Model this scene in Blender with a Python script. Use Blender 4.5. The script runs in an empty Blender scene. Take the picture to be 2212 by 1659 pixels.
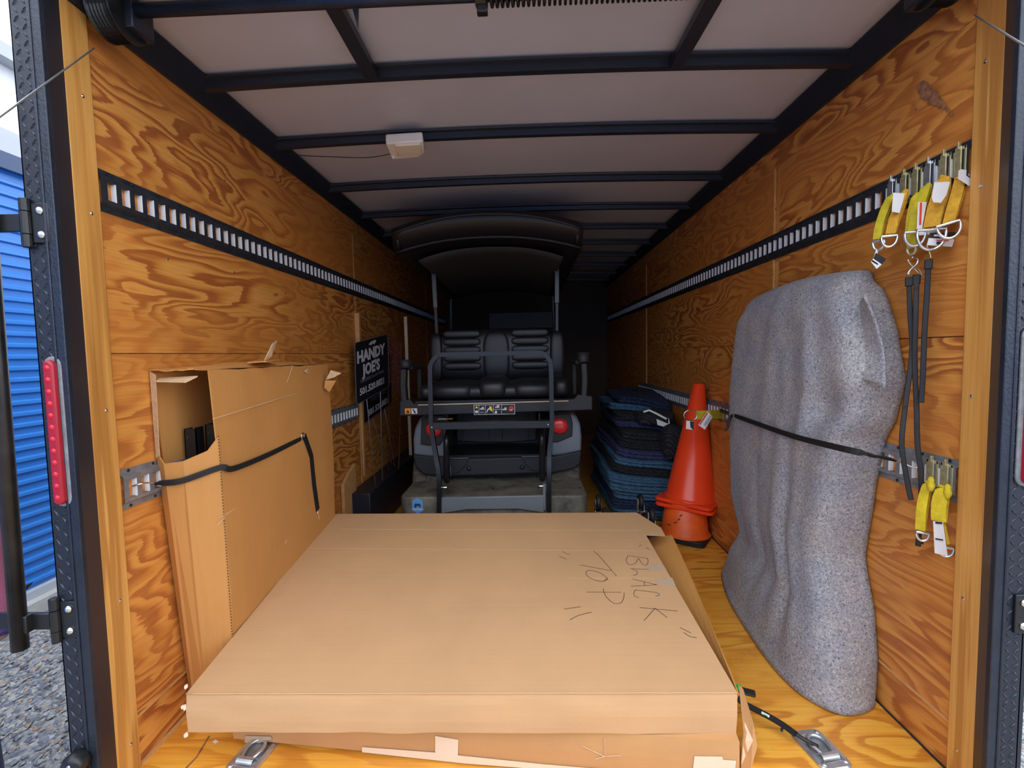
import bpy, bmesh, math, random
from mathutils import Vector as V, Matrix
from mathutils import noise as mnoise
random.seed(7)
sc = bpy.context.scene
col = sc.collection
R = math.radians
PI = math.pi

# ---------------------------------------------------------------- camera
CAM_F = 1020.0
yaw, pitch, roll = R(1.8575), R(-3.6196), R(1.1256)
CC = V((0.0044, 0.0, 1.2596))
FW = V((-math.sin(yaw)*math.cos(pitch), math.cos(yaw)*math.cos(pitch), math.sin(pitch)))
_r0 = V((math.cos(yaw), math.sin(yaw), 0)); _u0 = _r0.cross(FW)
RT = _r0*math.cos(roll) - _u0*math.sin(roll)
UP = _u0*math.cos(roll) + _r0*math.sin(roll)
cd = bpy.data.cameras.new('camera'); cam = bpy.data.objects.new('camera', cd); col.objects.link(cam)
cd.sensor_fit = 'HORIZONTAL'; cd.sensor_width = 36.0; cd.lens = CAM_F/2212*36.0
cd.clip_start = 0.05; cd.clip_end = 200
m = Matrix((RT, UP, -FW)).transposed().to_4x4(); m.translation = CC
cam.matrix_world = m
sc.camera = cam

# ---------------------------------------------------------------- light and exposure
sc.view_settings.view_transform = 'Standard'
sc.view_settings.look = 'None'
sc.view_settings.gamma = 1.0
sc.view_settings.use_curve_mapping = False
sc.view_settings.exposure = 1.32
w = bpy.data.worlds.new('overcast_sky'); sc.world = w; w.use_nodes = True
nt = w.node_tree; nt.nodes.clear()
out = nt.nodes.new('ShaderNodeOutputWorld'); bg = nt.nodes.new('ShaderNodeBackground')
tc = nt.nodes.new('ShaderNodeTexCoord'); sep = nt.nodes.new('ShaderNodeSeparateXYZ'); rmp = nt.nodes.new('ShaderNodeValToRGB')
nt.links.new(tc.outputs['Generated'], sep.inputs[0]); nt.links.new(sep.outputs['Z'], rmp.inputs[0])
rmp.color_ramp.elements[0].position = 0.0; rmp.color_ramp.elements[0].color = (0.82, 0.87, 0.97, 1)
rmp.color_ramp.elements[1].position = 0.6; rmp.color_ramp.elements[1].color = (0.80, 0.86, 0.94, 1)
nt.links.new(rmp.outputs[0], bg.inputs[0]); bg.inputs[1].default_value = 1.35
nt.links.new(bg.outputs[0], out.inputs[0])

# ---------------------------------------------------------------- helpers
def ray(px, py): return FW + RT*((px-1106)/CAM_F) - UP*((py-829.5)/CAM_F)
def P(px, py, Y):
    d = ray(px, py); return CC + d*((Y-CC.y)/d.y)
def PX(px, py, X):
    d = ray(px, py); return CC + d*((X-CC.x)/d.x)
def PZ(px, py, Z):
    d = ray(px, py); return CC + d*((Z-CC.z)/d.z)
def PN(px, py, p0, n):
    d = ray(px, py); return CC + d*((p0-CC).dot(n)/d.dot(n))

def tag(o, label=None, cat=None, group=None, kind=None):
    if label: o['label'] = label
    if cat: o['category'] = cat
    if group: o['group'] = group
    if kind: o['kind'] = kind
    return o
def worg(o):
    p = V((0, 0, 0))
    while o is not None:
        p = p + o.location; o = o.parent
    return p
def empty(name, loc, label=None, cat=None, group=None, kind=None):
    o = bpy.data.objects.new(name, None); col.objects.link(o); o.location = V(loc)
    o.empty_display_size = 0.1
    return tag(o, label, cat, group, kind)

class MB:
    def __init__(s): s.v = []; s.f = []; s.m = []
    def add(s, vs, fs):
        n = len(s.v); s.v += [V(a) for a in vs]; s.f += [tuple(i+n for i in f) for f in fs]; return s
    def merge(s, o, mat=None):
        f0 = len(s.f); s.add(o.v, o.f)
        if mat: s.m.append((f0, len(s.f), mat))
        return s
    def box(s, a, b):
        x0, y0, z0 = a; x1, y1, z1 = b
        x0, x1 = min(x0, x1), max(x0, x1); y0, y1 = min(y0, y1), max(y0, y1); z0, z1 = min(z0, z1), max(z0, z1)
        return s.add([(x0,y0,z0),(x1,y0,z0),(x1,y1,z0),(x0,y1,z0),(x0,y0,z1),(x1,y0,z1),(x1,y1,z1),(x0,y1,z1)],
              [(0,3,2,1),(4,5,6,7),(0,1,5,4),(1,2,6,5),(2,3,7,6),(3,0,4,7)])
    def obox(s, c, ax, ay, az):
        c = V(c); ax, ay, az = V(ax), V(ay), V(az)
        vs = [c+ax*i+ay*j+az*k for k in (-1, 1) for i, j in ((-1,-1),(1,-1),(1,1),(-1,1))]
        return s.add(vs, [(0,3,2,1),(4,5,6,7),(0,1,5,4),(1,2,6,5),(2,3,7,6),(3,0,4,7)])
    def prism(s, pts, off):
        """polygon of 3-D points thickened by vector off"""
        pts = [V(p) for p in pts]; off = V(off); n = len(pts)
        vs = pts + [p+off for p in pts]
        fs = [tuple(range(n)), tuple(range(2*n-1, n-1, -1))]
        fs += [(i, i+n, (i+1) % n+n, (i+1) % n) for i in range(n)]
        return s.add(vs, fs)
    def loft(s, rings, closed=True, cap=True):
        n = len(rings[0]); vs = [p for r in rings for p in r]; fs = []
        for i in range(len(rings)-1):
            for j in range(n if closed else n-1):
                k = (j+1) % n; fs.append((i*n+j, i*n+k, (i+1)*n+k, (i+1)*n+j))
        if cap and closed:
            fs.append(tuple(range(n-1, -1, -1))); fs.append(tuple((len(rings)-1)*n+j for j in range(n)))
        return s.add(vs, fs)
    def tube(s, pts, r, seg=8, closed=False, shape=None, up=None):
        pts = [V(p) for p in pts]; n = len(pts); rings = []
        prev = None
        for i in range(n):
            if closed: t = pts[(i+1) % n]-pts[i-1]
            else: t = pts[min(i+1, n-1)]-pts[max(i-1, 0)]
            t.normalize()
            if up is not None: a = V(up); a = a - t*a.dot(t); a.normalize()
            elif prev is None:
                a = V((0, 0, 1)) if abs(t.z) < .9 else V((1, 0, 0)); a = (a-t*a.dot(t)).normalized()
            else: a = (prev-t*prev.dot(t)).normalized()
            prev = a; b = t.cross(a)
            rr = r[i] if isinstance(r, (list, tuple)) else r
            if shape: ring = [pts[i]+a*(q[0])+b*(q[1]) for q in shape]
            else: ring = [pts[i]+(a*math.cos(2*PI*k/seg)+b*math.sin(2*PI*k/seg))*rr for k in range(seg)]
            rings.append(ring)
        if closed: rings.append(rings[0]); return s.loft(rings, cap=False)
        return s.loft(rings)
    def ribbon(s, pts, wid, th, up):
        """flat strap: wid along cross(up,t), th along up"""
        h, w2 = th/2, wid/2
        return s.tube(pts, 0, shape=[(-h,-w2),(-h,w2),(h,w2),(h,-w2)], up=up)
    def lathe(s, c, axis, prof, seg=24):
        c = V(c); axis = V(axis).normalized(); a = V((1,0,0)) if abs(axis.x) < .9 else V((0,1,0))
        a = (a-axis*a.dot(axis)).normalized(); b = axis.cross(a); rings = []
        for r, h in prof:
            rings.append([c+axis*h+(a*math.cos(2*PI*k/seg)+b*math.sin(2*PI*k/seg))*r for k in range(seg)])
        return s.loft(rings)
    def grid(s, f, nu, nv, th=0):
        vs = [f(i/(nu-1), j/(nv-1)) for j in range(nv) for i in range(nu)]
        fs = [(j*nu+i, j*nu+i+1, (j+1)*nu+i+1, (j+1)*nu+i) for j in range(nv-1) for i in range(nu-1)]
        return s.add(vs, fs)
    def build(s, name, mat, parent=None, bevel=0, smooth=False, subsurf=0, solid=0, seg=2, base=None, fix=True):
        if parent is not None: o0 = worg(parent)
        else:
            xs = [v.x for v in s.v]; ys = [v.y for v in s.v]; zs = [v.z for v in s.v]
            o0 = V(base) if base else V(((min(xs)+max(xs))/2, (min(ys)+max(ys))/2, min(zs)))
        me = bpy.data.meshes.new(name); me.from_pydata([tuple(v-o0) for v in s.v], [], s.f)
        if fix:
            bm = bmesh.new(); bm.from_mesh(me); bmesh.ops.recalc_face_normals(bm, faces=bm.faces); bm.to_mesh(me); bm.free()
        me.materials.append(mat)
        for f0, f1, m2 in s.m:
            me.materials.append(m2); mi = len(me.materials)-1
            for p in me.polygons[f0:f1]: p.material_index = mi
        o = bpy.data.objects.new(name, me); col.objects.link(o)
        if parent is not None: o.parent = parent
        else: o.location = o0
        if smooth:
            for p in me.polygons: p.use_smooth = True
        if solid:
            md = o.modifiers.new('solid', 'SOLIDIFY'); md.thickness = solid; md.offset = 0
        if bevel:
            md = o.modifiers.new('bevel', 'BEVEL'); md.width = bevel; md.segments = seg; md.limit_method = 'ANGLE'; md.angle_limit = R(40)
            if seg > 1:
                for p in me.polygons: p.use_smooth = True
                me.set_sharp_from_angle(angle=R(35)) if hasattr(me, 'set_sharp_from_angle') else None
        if subsurf:
            md = o.modifiers.new('sub', 'SUBSURF'); md.levels = subsurf; md.render_levels = subsurf
        return o

def arc(c, r, a0, a1, n, ux, uy):
    c, ux, uy = V(c), V(ux), V(uy)
    return [c+ux*(r*math.cos(a0+(a1-a0)*i/(n-1)))+uy*(r*math.sin(a0+(a1-a0)*i/(n-1))) for i in range(n)]
def rrect(x0, y0, x1, y1, r, n=5):
    pts = []
    for cx, cy, a in ((x1-r, y1-r, 0), (x0+r, y1-r, PI/2), (x0+r, y0+r, PI), (x1-r, y0+r, 3*PI/2)):
        for i in range(n):
            t = a+PI/2*i/(n-1); pts.append((cx+r*math.cos(t), cy+r*math.sin(t)))
    return pts
def smooth_pts(pts, n=6):
    """Catmull-Rom"""
    pts = [V(p) for p in pts]; P4 = [pts[0]*2-pts[1]]+pts+[pts[-1]*2-pts[-2]]; outp = []
    for i in range(1, len(P4)-2):
        a, b, c, d = P4[i-1:i+3]
        for k in range(n):
            t = k/n
            outp.append(0.5*((2*b)+(c-a)*t+(2*a-5*b+4*c-d)*t*t+(3*b-a-3*c+d)*t**3))
    outp.append(pts[-1]); return outp
def text_mb(s, origin, xd, yd, size, bold=0.0, ext=0.0006, mb=None, align='LEFT', sx=1.0):
    cu = bpy.data.curves.new('t', 'FONT'); cu.body = s; cu.size = size; cu.offset = bold; cu.extrude = ext; cu.resolution_u = 2
    cu.align_x = align
    o = bpy.data.objects.new('t', cu); col.objects.link(o)
    dg = bpy.context.evaluated_depsgraph_get(); dg.update()
    me = bpy.data.meshes.new_from_object(o.evaluated_get(dg))
    xd, yd = V(xd).normalized(), V(yd).normalized(); n = xd.cross(yd)
    mb = mb or MB()
    mb.add([V(origin)+xd*(v.co.x*sx)+yd*v.co.y+n*(v.co.z+ext) for v in me.vertices], [tuple(p.vertices) for p in me.polygons])
    bpy.data.objects.remove(o); bpy.data.curves.remove(cu); bpy.data.meshes.remove(me)
    return mb

# ---------------------------------------------------------------- materials
def newmat(name):
    m = bpy.data.materials.new(name); m.use_nodes = True
    return m, m.node_tree, m.node_tree.nodes['Principled BSDF']
def N(nt, typ, **kw):
    n = nt.nodes.new(typ)
    for k, v in kw.items():
        if k in n.inputs: n.inputs[k].default_value = v
        else: setattr(n, k, v)
    return n
def ramp(nt, src, stops):
    r = nt.nodes.new('ShaderNodeValToRGB'); cr = r.color_ramp
    while len(cr.elements) < len(stops): cr.elements.new(0.5)
    for e, (p, c) in zip(cr.elements, stops): e.position = p; e.color = (*c, 1)
    nt.links.new(src, r.inputs[0]); return r
def mix(nt, fac, a, b, mode='MIX'):
    n = nt.nodes.new('ShaderNodeMix'); n.data_type = 'RGBA'; n.blend_type = mode
    for i, v in ((0, fac), (6, a), (7, b)):
        if hasattr(v, 'is_linked') or hasattr(v, 'links'): nt.links.new(v, n.inputs[i])
        elif i == 0: n.inputs[0].default_value = v
        else: n.inputs[i].default_value = (*v, 1)
    return n.outputs[2]
def plain(name, c, rough=.5, metal=0, spec=None, bump=0, bscale=80, vary=0, vscale=6, coat=0):
    m, nt, b = newmat(name)
    b.inputs['Base Color'].default_value = (*c, 1); b.inputs['Roughness'].default_value = rough; b.inputs['Metallic'].default_value = metal
    if spec is not None: b.inputs['Specular IOR Level'].default_value = spec
    if coat: b.inputs['Coat Weight'].default_value = coat
    tc = N(nt, 'ShaderNodeTexCoord')
    nz = N(nt, 'ShaderNodeTexNoise', Scale=vscale, Detail=6.0, Roughness=.65); nt.links.new(tc.outputs['Object'], nz.inputs['Vector'])
    v = vary or .06
    r = ramp(nt, nz.outputs['Fac'], [(.3, tuple(x*(1-v) for x in c)), (.7, tuple(min(1, x*(1+v)) for x in c))])
    nt.links.new(r.outputs[0], b.inputs['Base Color'])
    if bump:
        nb = N(nt, 'ShaderNodeTexNoise', Scale=bscale, Detail=4.0); nt.links.new(tc.outputs['Object'], nb.inputs['Vector'])
        bp = N(nt, 'ShaderNodeBump', Strength=bump, Distance=.01); nt.links.new(nb.outputs['Fac'], bp.inputs['Height']); nt.links.new(bp.outputs[0], b.inputs['Normal'])
    return m
def plywood(name, light, mid, dark, stretch=(1, .28, 1), scale=3.7, bands=20, rough=.42, fib=(4, 1, 60)):
    m, nt, b = newmat(name); L = nt.links.new
    tc = N(nt, 'ShaderNodeTexCoord'); oi = N(nt, 'ShaderNodeObjectInfo')
    mp = N(nt, 'ShaderNodeMapping'); mp.inputs['Scale'].default_value = stretch; L(tc.outputs['Object'], mp.inputs['Vector'])
    wv = N(nt, 'ShaderNodeMath', operation='MULTIPLY'); wv.inputs[1].default_value = 37.0; L(oi.outputs['Random'], wv.inputs[0])
    n1 = N(nt, 'ShaderNodeTexNoise', noise_dimensions='4D', Scale=scale, Detail=3.2, Roughness=.5, Distortion=.35)
    L(mp.outputs[0], n1.inputs['Vector']); L(wv.outputs[0], n1.inputs['W'])
    # level-set figure of rotary cut veneer
    nfine = N(nt, 'ShaderNodeTexNoise', noise_dimensions='4D', Scale=3.0, Detail=5.0, Roughness=.65)
    mj = N(nt, 'ShaderNodeMapping'); mj.inputs['Scale'].default_value = tuple(x*.75 for x in fib); L(tc.outputs['Object'], mj.inputs['Vector']); L(mj.outputs[0], nfine.inputs['Vector']); L(wv.outputs[0], nfine.inputs['W'])
    ad = N(nt, 'ShaderNodeMath', operation='MULTIPLY_ADD'); L(nfine.outputs['Fac'], ad.inputs[0]); ad.inputs[1].default_value = .030; L(n1.outputs['Fac'], ad.inputs[2])
    mu = N(nt, 'ShaderNodeMath', operation='MULTIPLY'); mu.inputs[1].default_value = bands; L(ad.outputs[0], mu.inputs[0])
    fr = N(nt, 'ShaderNodeMath', operation='FRACT'); L(mu.outputs[0], fr.inputs[0])
    r1 = ramp(nt, fr.outputs[0], [(0, light), (.25, light), (.50, mid), (.70, dark), (.93, dark), (1, light)])
    # slow patches where the figure fades
    n2 = N(nt, 'ShaderNodeTexNoise', noise_dimensions='4D', Scale=scale*.9, Detail=1.5); L(mp.outputs[0], n2.inputs['Vector'])
    wa = N(nt, 'ShaderNodeMath', operation='ADD'); wa.inputs[1].default_value = 9.3; L(wv.outputs[0], wa.inputs[0]); L(wa.outputs[0], n2.inputs['W'])
    r2 = ramp(nt, n2.outputs['Fac'], [(.38, (.0,)*3), (.62, (.75,)*3)])
    base = mix(nt, r2.outputs[0], r1.outputs[0], mid)
    # fibres
    mf = N(nt, 'ShaderNodeMapping'); mf.inputs['Scale'].default_value = fib; L(tc.outputs['Object'], mf.inputs['Vector'])
    n3 = N(nt, 'ShaderNodeTexNoise', Scale=3.0, Detail=5.0, Roughness=.7); L(mf.outputs[0], n3.inputs['Vector'])
    r3 = ramp(nt, n3.outputs['Fac'], [(.3, (.70,)*3), (.6, (1.04,)*3)])
    c = mix(nt, .65, base, r3.outputs[0], 'MULTIPLY')
    # scuffs / grime
    n4 = N(nt, 'ShaderNodeTexNoise', Scale=1.6, Detail=7.0, Roughness=.75); L(tc.outputs['Object'], n4.inputs['Vector'])
    r4 = ramp(nt, n4.outputs['Fac'], [(.30, (.55, .5, .47)), (.40, (1,)*3)])
    c = mix(nt, .5, c, r4.outputs[0], 'MULTIPLY')
    L(c, b.inputs['Base Color']); b.inputs['Roughness'].default_value = rough
    bp = N(nt, 'ShaderNodeBump', Strength=.12, Distance=.004); L(n3.outputs['Fac'], bp.inputs['Height']); L(bp.outputs[0], b.inputs['Normal'])
    return m
LT, MD, DK = (.76, .335, .070), (.62, .225, .042), (.40, .115, .026)
M = {}
M['ply'] = plywood('varnished_plywood', LT, MD, DK)
M['ply_floor'] = plywood('varnished_floor_plywood', (.93, .46, .060), (.88, .38, .045), (.68, .25, .028), stretch=(.30, 1, 1), rough=.28, fib=(1, 60, 4), bands=11)
M['pine'] = plywood('varnished_pine', (.74, .38, .100), (.66, .31, .070), (.46, .19, .04), stretch=(3, 3, .16), scale=2.2, bands=7, fib=(60, 60, 1))
M['shaded_frontply'] = plain('shade_darkened_front_ply', (.085, .045, .025), .6, vary=.2, vscale=3)  # plywood colour darkened to stand in for the unlit deep end
M['ply_edge'] = plain('plywood_edge', (.62, .33, .12), .5, vary=.15, vscale=30)
M['raw_ply'] = plain('raw_plywood', (.50, .34, .17), .7, vary=.15, vscale=15)
M['black'] = plain('black_painted_steel', (.014, .018, .03), .42, bump=.1, bscale=200)
M['steelblue'] = plain('worn_black_steel', (.022, .028, .042), .34, metal=.3, bump=.15, bscale=120, vary=.3)
M['frame'] = plain('satin_black_powder_coat', (.011, .011, .012), .33, vary=.2)
M['matte'] = plain('black_rubber', (.0095, .0095, .011), .6, vary=.25, vscale=20)
M['plastic'] = plain('black_moulded_plastic', (.016, .016, .018), .5, bump=.25, bscale=300)
M['dusty'] = None
M['zinc'] = plain('zinc_plate', (.62, .64, .66), .35, metal=.85, vary=.15, vscale=30)
M['chrome'] = plain('bright_steel', (.75, .75, .76), .2, metal=1, vary=.1)
M['brass'] = plain('yellow_zinc_plate', (.55, .50, .28), .38, metal=.6, vary=.25, vscale=50)
M['lip'] = plain('galvanised_slot_lip', (.80, .83, .86), .45, vary=.08)
M['gal'] = plain('grey_galvanised_steel', (.30, .31, .33), .4, metal=.6, vary=.25, vscale=25)
M['rail'] = plain('dark_galvanised_rail', (.035, .042, .055), .42, metal=.4, vary=.4, vscale=25)
M['ceil'] = plain('white_ceiling_skin', (.51, .505, .61), .38, vary=.05, vscale=2)
M['yellow'] = plain('yellow_webbing', (.80, .60, .02), .7, bump=.6, bscale=500, vary=.2, vscale=40)
M['olive'] = plain('lime_yellow_webbing', (.66, .52, .02), .7, bump=.6, bscale=500, vary=.2, vscale=40)
M['orange'] = plain('golden_webbing', (.85, .42, .03), .7, bump=.6, bscale=500, vary=.25, vscale=60)
M['paper'] = plain('white_paper', (.78, .76, .76), .7, vary=.06)
M['print'] = plain('black_print', (.02, .02, .022), .7)
M['redprint'] = plain('red_print', (.65, .05, .03), .7)
M['orangep'] = plain('orange_sticker', (.85, .28, .02), .5)
M['yellowp'] = plain('yellow_sticker', (.9, .7, .02), .5)
M['blue_p'] = plain('blue_sticker', (.12, .33, .65), .5)
M['cone'] = plain('red_orange_pvc', (1.0, .065, .014), .28, vary=.06)
M['cone_old'] = plain('worn_orange_pvc', (.92, .13, .015), .45, vary=.12, vscale=14)
M['lampred'] = plain('red_lens', (.36, .008, .02), .35, coat=.1)
M['lampred2'] = plain('red_reflector_dot', (.62, .012, .025), .3, coat=.1)
M['tailred'] = plain('round_red_lens', (.8, .03, .03), .25, coat=.4)
M['greycaulk'] = plain('grey_sealant', (.20, .21, .22), .6, vary=.3, vscale=40)
M['lens'] = plain('milky_diffuser', (.80, .72, .60), .25, coat=.3)
M['white'] = plain('white_plastic', (.82, .77, .72), .35)
M['blue'] = plain('blue_painted_steel', (.03, .20, .62), .33, vary=.05)
M['greywall'] = plain('grey_sheet_metal', (.42, .45, .50), .5, vary=.05)
M['whitewall'] = plain('pale_sheet_metal', (.78, .80, .84), .5)
M['navytrim'] = plain('dark_blue_trim', (.02, .05, .13), .4)
M['concrete'] = plain('concrete', (.45, .44, .42), .85, bump=.3, bscale=60, vary=.15)
M['skin'] = plain('skin', (.55, .30, .20), .5, vary=.08)
M['shirt'] = plain('plum_cloth', (.35, .09, .15), .9, bump=.4, bscale=300, vary=.2)
M['cuff'] = plain('dark_patterned_cuff', (.05, .03, .12), .9, vary=.8, vscale=120)
M['jeans'] = plain('dark_denim', (.03, .04, .08), .9, vary=.2)
M['hair'] = plain('dark_hair', (.03, .02, .015), .8)
M['greybody'] = plain('grey_cart_body', (.17, .195, .22), .35, coat=.2)
M['wire'] = plain('galvanised_wire', (.35, .36, .38), .35, metal=.8)
M['green'] = plain('green_plastic', (.02, .55, .08), .4)
M['signtext'] = plain('grey_white_print', (.62, .61, .62), .6)
M['signdim'] = plain('dim_grey_print', (.17, .16, .165), .6)
M['sign'] = plain('black_sign_board', (.012, .012, .014), .5)
M['redweave'] = plain('dark_red_panel', (.12, .025, .018), .7, vary=.5, vscale=40)
M['pen'] = plain('marker_ink', (.045, .03, .04), .6)
M['tape'] = plain('paper_tape', (.80, .62, .44), .4, vary=.05)
M['roofp'] = plain('black_roof_plastic', (.010, .010, .013), .45)
M['lightened_under'] = plain('lightened_roof_underside', (.05, .048, .05), .7)  # roof colour lightened to make up for light missing underneath
M['seat'] = plain('black_vinyl', (.016, .017, .020), .36, bump=.15, bscale=400)
M['tread'] = plain('dusty_tyre', (.10, .085, .065), .85, bump=.5, bscale=60, vary=.4, vscale=25)

def cardboard(name, c, lines=(0, 1, 0)):
    m, nt, b = newmat(name); L = nt.links.new
    tc = N(nt, 'ShaderNodeTexCoord')
    n = N(nt, 'ShaderNodeTexNoise', Scale=3.0, Detail=6.0, Roughness=.6); L(tc.outputs['Object'], n.inputs['Vector'])
    r = ramp(nt, n.outputs['Fac'], [(.3, tuple(x*.93 for x in c)), (.7, tuple(x*1.05 for x in c))])
    mp = N(nt, 'ShaderNodeMapping'); mp.inputs['Scale'].default_value = tuple(.6 if l else 140 for l in lines); L(tc.outputs['Object'], mp.inputs['Vector'])
    n2 = N(nt, 'ShaderNodeTexNoise', Scale=1.0, Detail=3.0); L(mp.outputs[0], n2.inputs['Vector'])
    r2 = ramp(nt, n2.outputs['Fac'], [(.35, (.965,)*3), (.65, (1.02,)*3)])
    cc = mix(nt, .7, r.outputs[0], r2.outputs[0], 'MULTIPLY')
    n5 = N(nt, 'ShaderNodeTexNoise', Scale=420.0, Detail=1.0); L(tc.outputs['Object'], n5.inputs['Vector'])
    r5 = ramp(nt, n5.outputs['Fac'], [(.28, (.75,)*3), (.36, (1,)*3)])
    cc = mix(nt, .35, cc, r5.outputs[0], 'MULTIPLY')
    L(cc, b.inputs['Base Color']); b.inputs['Roughness'].default_value = .72
    bp = N(nt, 'ShaderNodeBump', Strength=.08, Distance=.003); L(n2.outputs['Fac'], bp.inputs['Height']); L(bp.outputs[0], b.inputs['Normal'])
    return m
M['card'] = cardboard('kraft_cardboard', (.57, .325, .155), (1, 0, 1))
M['card2'] = cardboard('worn_kraft_cardboard', (.55, .285, .11), (1, 0, 1))
M['card_tall'] = cardboard('brown_kraft_cardboard', (.55, .245, .062), (0, 0, 1))
M['card_edge'] = plain('torn_cardboard_edge', (.62, .43, .25), .9, vary=.2, vscale=90)

def felt():
    m, nt, b = newmat('grey_recycled_felt'); L = nt.links.new
    tc = N(nt, 'ShaderNodeTexCoord')
    n1 = N(nt, 'ShaderNodeTexNoise', Scale=130.0, Detail=5.0, Roughness=.75, Distortion=.9); L(tc.outputs['Object'], n1.inputs['Vector'])
    r1 = ramp(nt, n1.outputs['Fac'], [(.33, (.06, .07, .11)), (.45, (.27, .265, .275)), (.56, (.38, .37, .375)), (.66, (.52, .51, .52))])
    # pale and dark stray fibres
    vv = N(nt, 'ShaderNodeTexNoise', Scale=70.0, Detail=2.0, Distortion=6.0); L(tc.outputs['Object'], vv.inputs['Vector'])
    rv = ramp(nt, vv.outputs['Fac'], [(.645, (0, 0, 0)), (.67, (1, 1, 1))])
    c = mix(nt, rv.outputs[0], r1.outputs[0], (.62, .62, .68))
    rd = ramp(nt, vv.outputs['Fac'], [(.33, (1, 1, 1)), (.355, (0, 0, 0))])
    c = mix(nt, rd.outputs[0], c, (.035, .045, .09))
    n2 = N(nt, 'ShaderNodeTexNoise', Scale=7.0, Detail=4.0); L(tc.outputs['Object'], n2.inputs['Vector'])
    r2 = ramp(nt, n2.outputs['Fac'], [(.35, (.90, .92, 1.0)), (.65, (1.12, 1.08, 1.02))])
    c = mix(nt, 1.0, c, r2.outputs[0], 'MULTIPLY')
    L(c, b.inputs['Base Color']); b.inputs['Roughness'].default_value = .95; b.inputs['Specular IOR Level'].default_value = .1
    b.inputs['Sheen Weight'].default_value = .1
    bp = N(nt, 'ShaderNodeBump', Strength=.45, Distance=.003); L(n1.outputs['Fac'], bp.inputs['Height']); L(bp.outputs[0], b.inputs['Normal'])
    return m
M['felt'] = felt()
def quilt(name, c, thread):
    m, nt, b = newmat(name); L = nt.links.new
    tc = N(nt, 'ShaderNodeTexCoord')
    wv = N(nt, 'ShaderNodeTexWave', Scale=17.0, Distortion=3.5, Detail=2.0); wv.wave_type = 'BANDS'; wv.bands_direction = 'DIAGONAL'; L(tc.outputs['Object'], wv.inputs['Vector'])
    r = ramp(nt, wv.outputs['Fac'], [(.0, tuple(x*.75 for x in c)), (.85, c), (.95, thread), (1, thread)])
    n = N(nt, 'ShaderNodeTexNoise', Scale=30.0, Detail=4.0); L(tc.outputs['Object'], n.inputs['Vector'])
    r2 = ramp(nt, n.outputs['Fac'], [(.3, (.7,)*3), (.7, (1.2,)*3)])
    L(mix(nt, 1.0, r.outputs[0], r2.outputs[0], 'MULTIPLY'), b.inputs['Base Color']); b.inputs['Roughness'].default_value = .9
    bp = N(nt, 'ShaderNodeBump', Strength=.5, Distance=.01); L(wv.outputs['Fac'], bp.inputs['Height']); L(bp.outputs[0], b.inputs['Normal'])
    return m
M['q_blue'] = quilt('blue_quilted_cloth', (.05, .135, .235), (.065, .165, .27))
M['q_navy'] = quilt('navy_quilted_cloth', (.014, .03, .085), (.03, .06, .14))
M['q_black'] = quilt('black_quilted_cloth', (.012, .012, .015), (.045, .045, .05))
M['q_indigo'] = quilt('indigo_quilted_cloth', (.035, .04, .12), (.06, .07, .17))
def dusty():
    m, nt, b = newmat('dusty_black_plastic'); L = nt.links.new
    tc = N(nt, 'ShaderNodeTexCoord'); n = N(nt, 'ShaderNodeTexNoise', Scale=5.0, Detail=8.0, Roughness=.7); L(tc.outputs['Object'], n.inputs['Vector'])
    r = ramp(nt, n.outputs['Fac'], [(.35, (.06, .057, .05)), (.62, (.22, .20, .16))])
    L(r.outputs[0], b.inputs['Base Color']); b.inputs['Roughness'].default_value = .65; return m
M['dusty'] = dusty()
def gravelmat():
    m, nt, b = newmat('crushed_stone'); L = nt.links.new
    tc = N(nt, 'ShaderNodeTexCoord'); v = N(nt, 'ShaderNodeTexVoronoi', Scale=38.0); L(tc.outputs['Object'], v.inputs['Vector'])
    hs = N(nt, 'ShaderNodeSeparateColor'); L(v.outputs['Color'], hs.inputs[0])
    r = ramp(nt, hs.outputs[0], [(0, (.16, .17, .20)), (.35, (.30, .31, .34)), (.6, (.42, .41, .39)), (.85, (.52, .50, .46)), (1, (.42, .27, .17))])
    L(r.outputs[0], b.inputs['Base Color']); b.inputs['Roughness'].default_value = .85
    bp = N(nt, 'ShaderNodeBump', Strength=1.0, Distance=.03, invert=True); L(v.outputs['Distance'], bp.inputs['Height']); L(bp.outputs[0], b.inputs['Normal'])
    return m
M['gravel'] = gravelmat()

# ================================================================ the setting
W2 = 1.23; YD = 1.29; YE = 7.25; ZT = 2.243; ZC = 2.31; GZ = -0.6
def struct(mb, name, mat, **k): return tag(mb.build(name, mat, **k), kind='structure')
struct(MB().box((-30, -30, GZ-.05), (30, 30, GZ)), 'ground', M['gravel'])
fl = struct(MB().box((-W2-.02, 1.2, -.03), (W2+.02, 2.512, 0)).box((-W2-.02, 2.518, -.03), (W2+.02, 4.955, 0)).box((-W2-.02, 4.961, -.03), (W2+.02, YE, 0)), 'floor', M['ply_floor'])
struct(MB().box((-1.27, 1.2, -.3), (1.27, YE+.03, -.032)), 'trim_1', M['black'])          # floor frame
struct(MB().box((-1.275, 1.215, -.3), (-W2-.022, YE, ZC+.05)), 'trim_2', M['black'])       # outer skins
struct(MB().box((W2+.022, 1.25, -.3), (1.275, YE, ZC+.05)), 'trim_3', M['black'])
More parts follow.
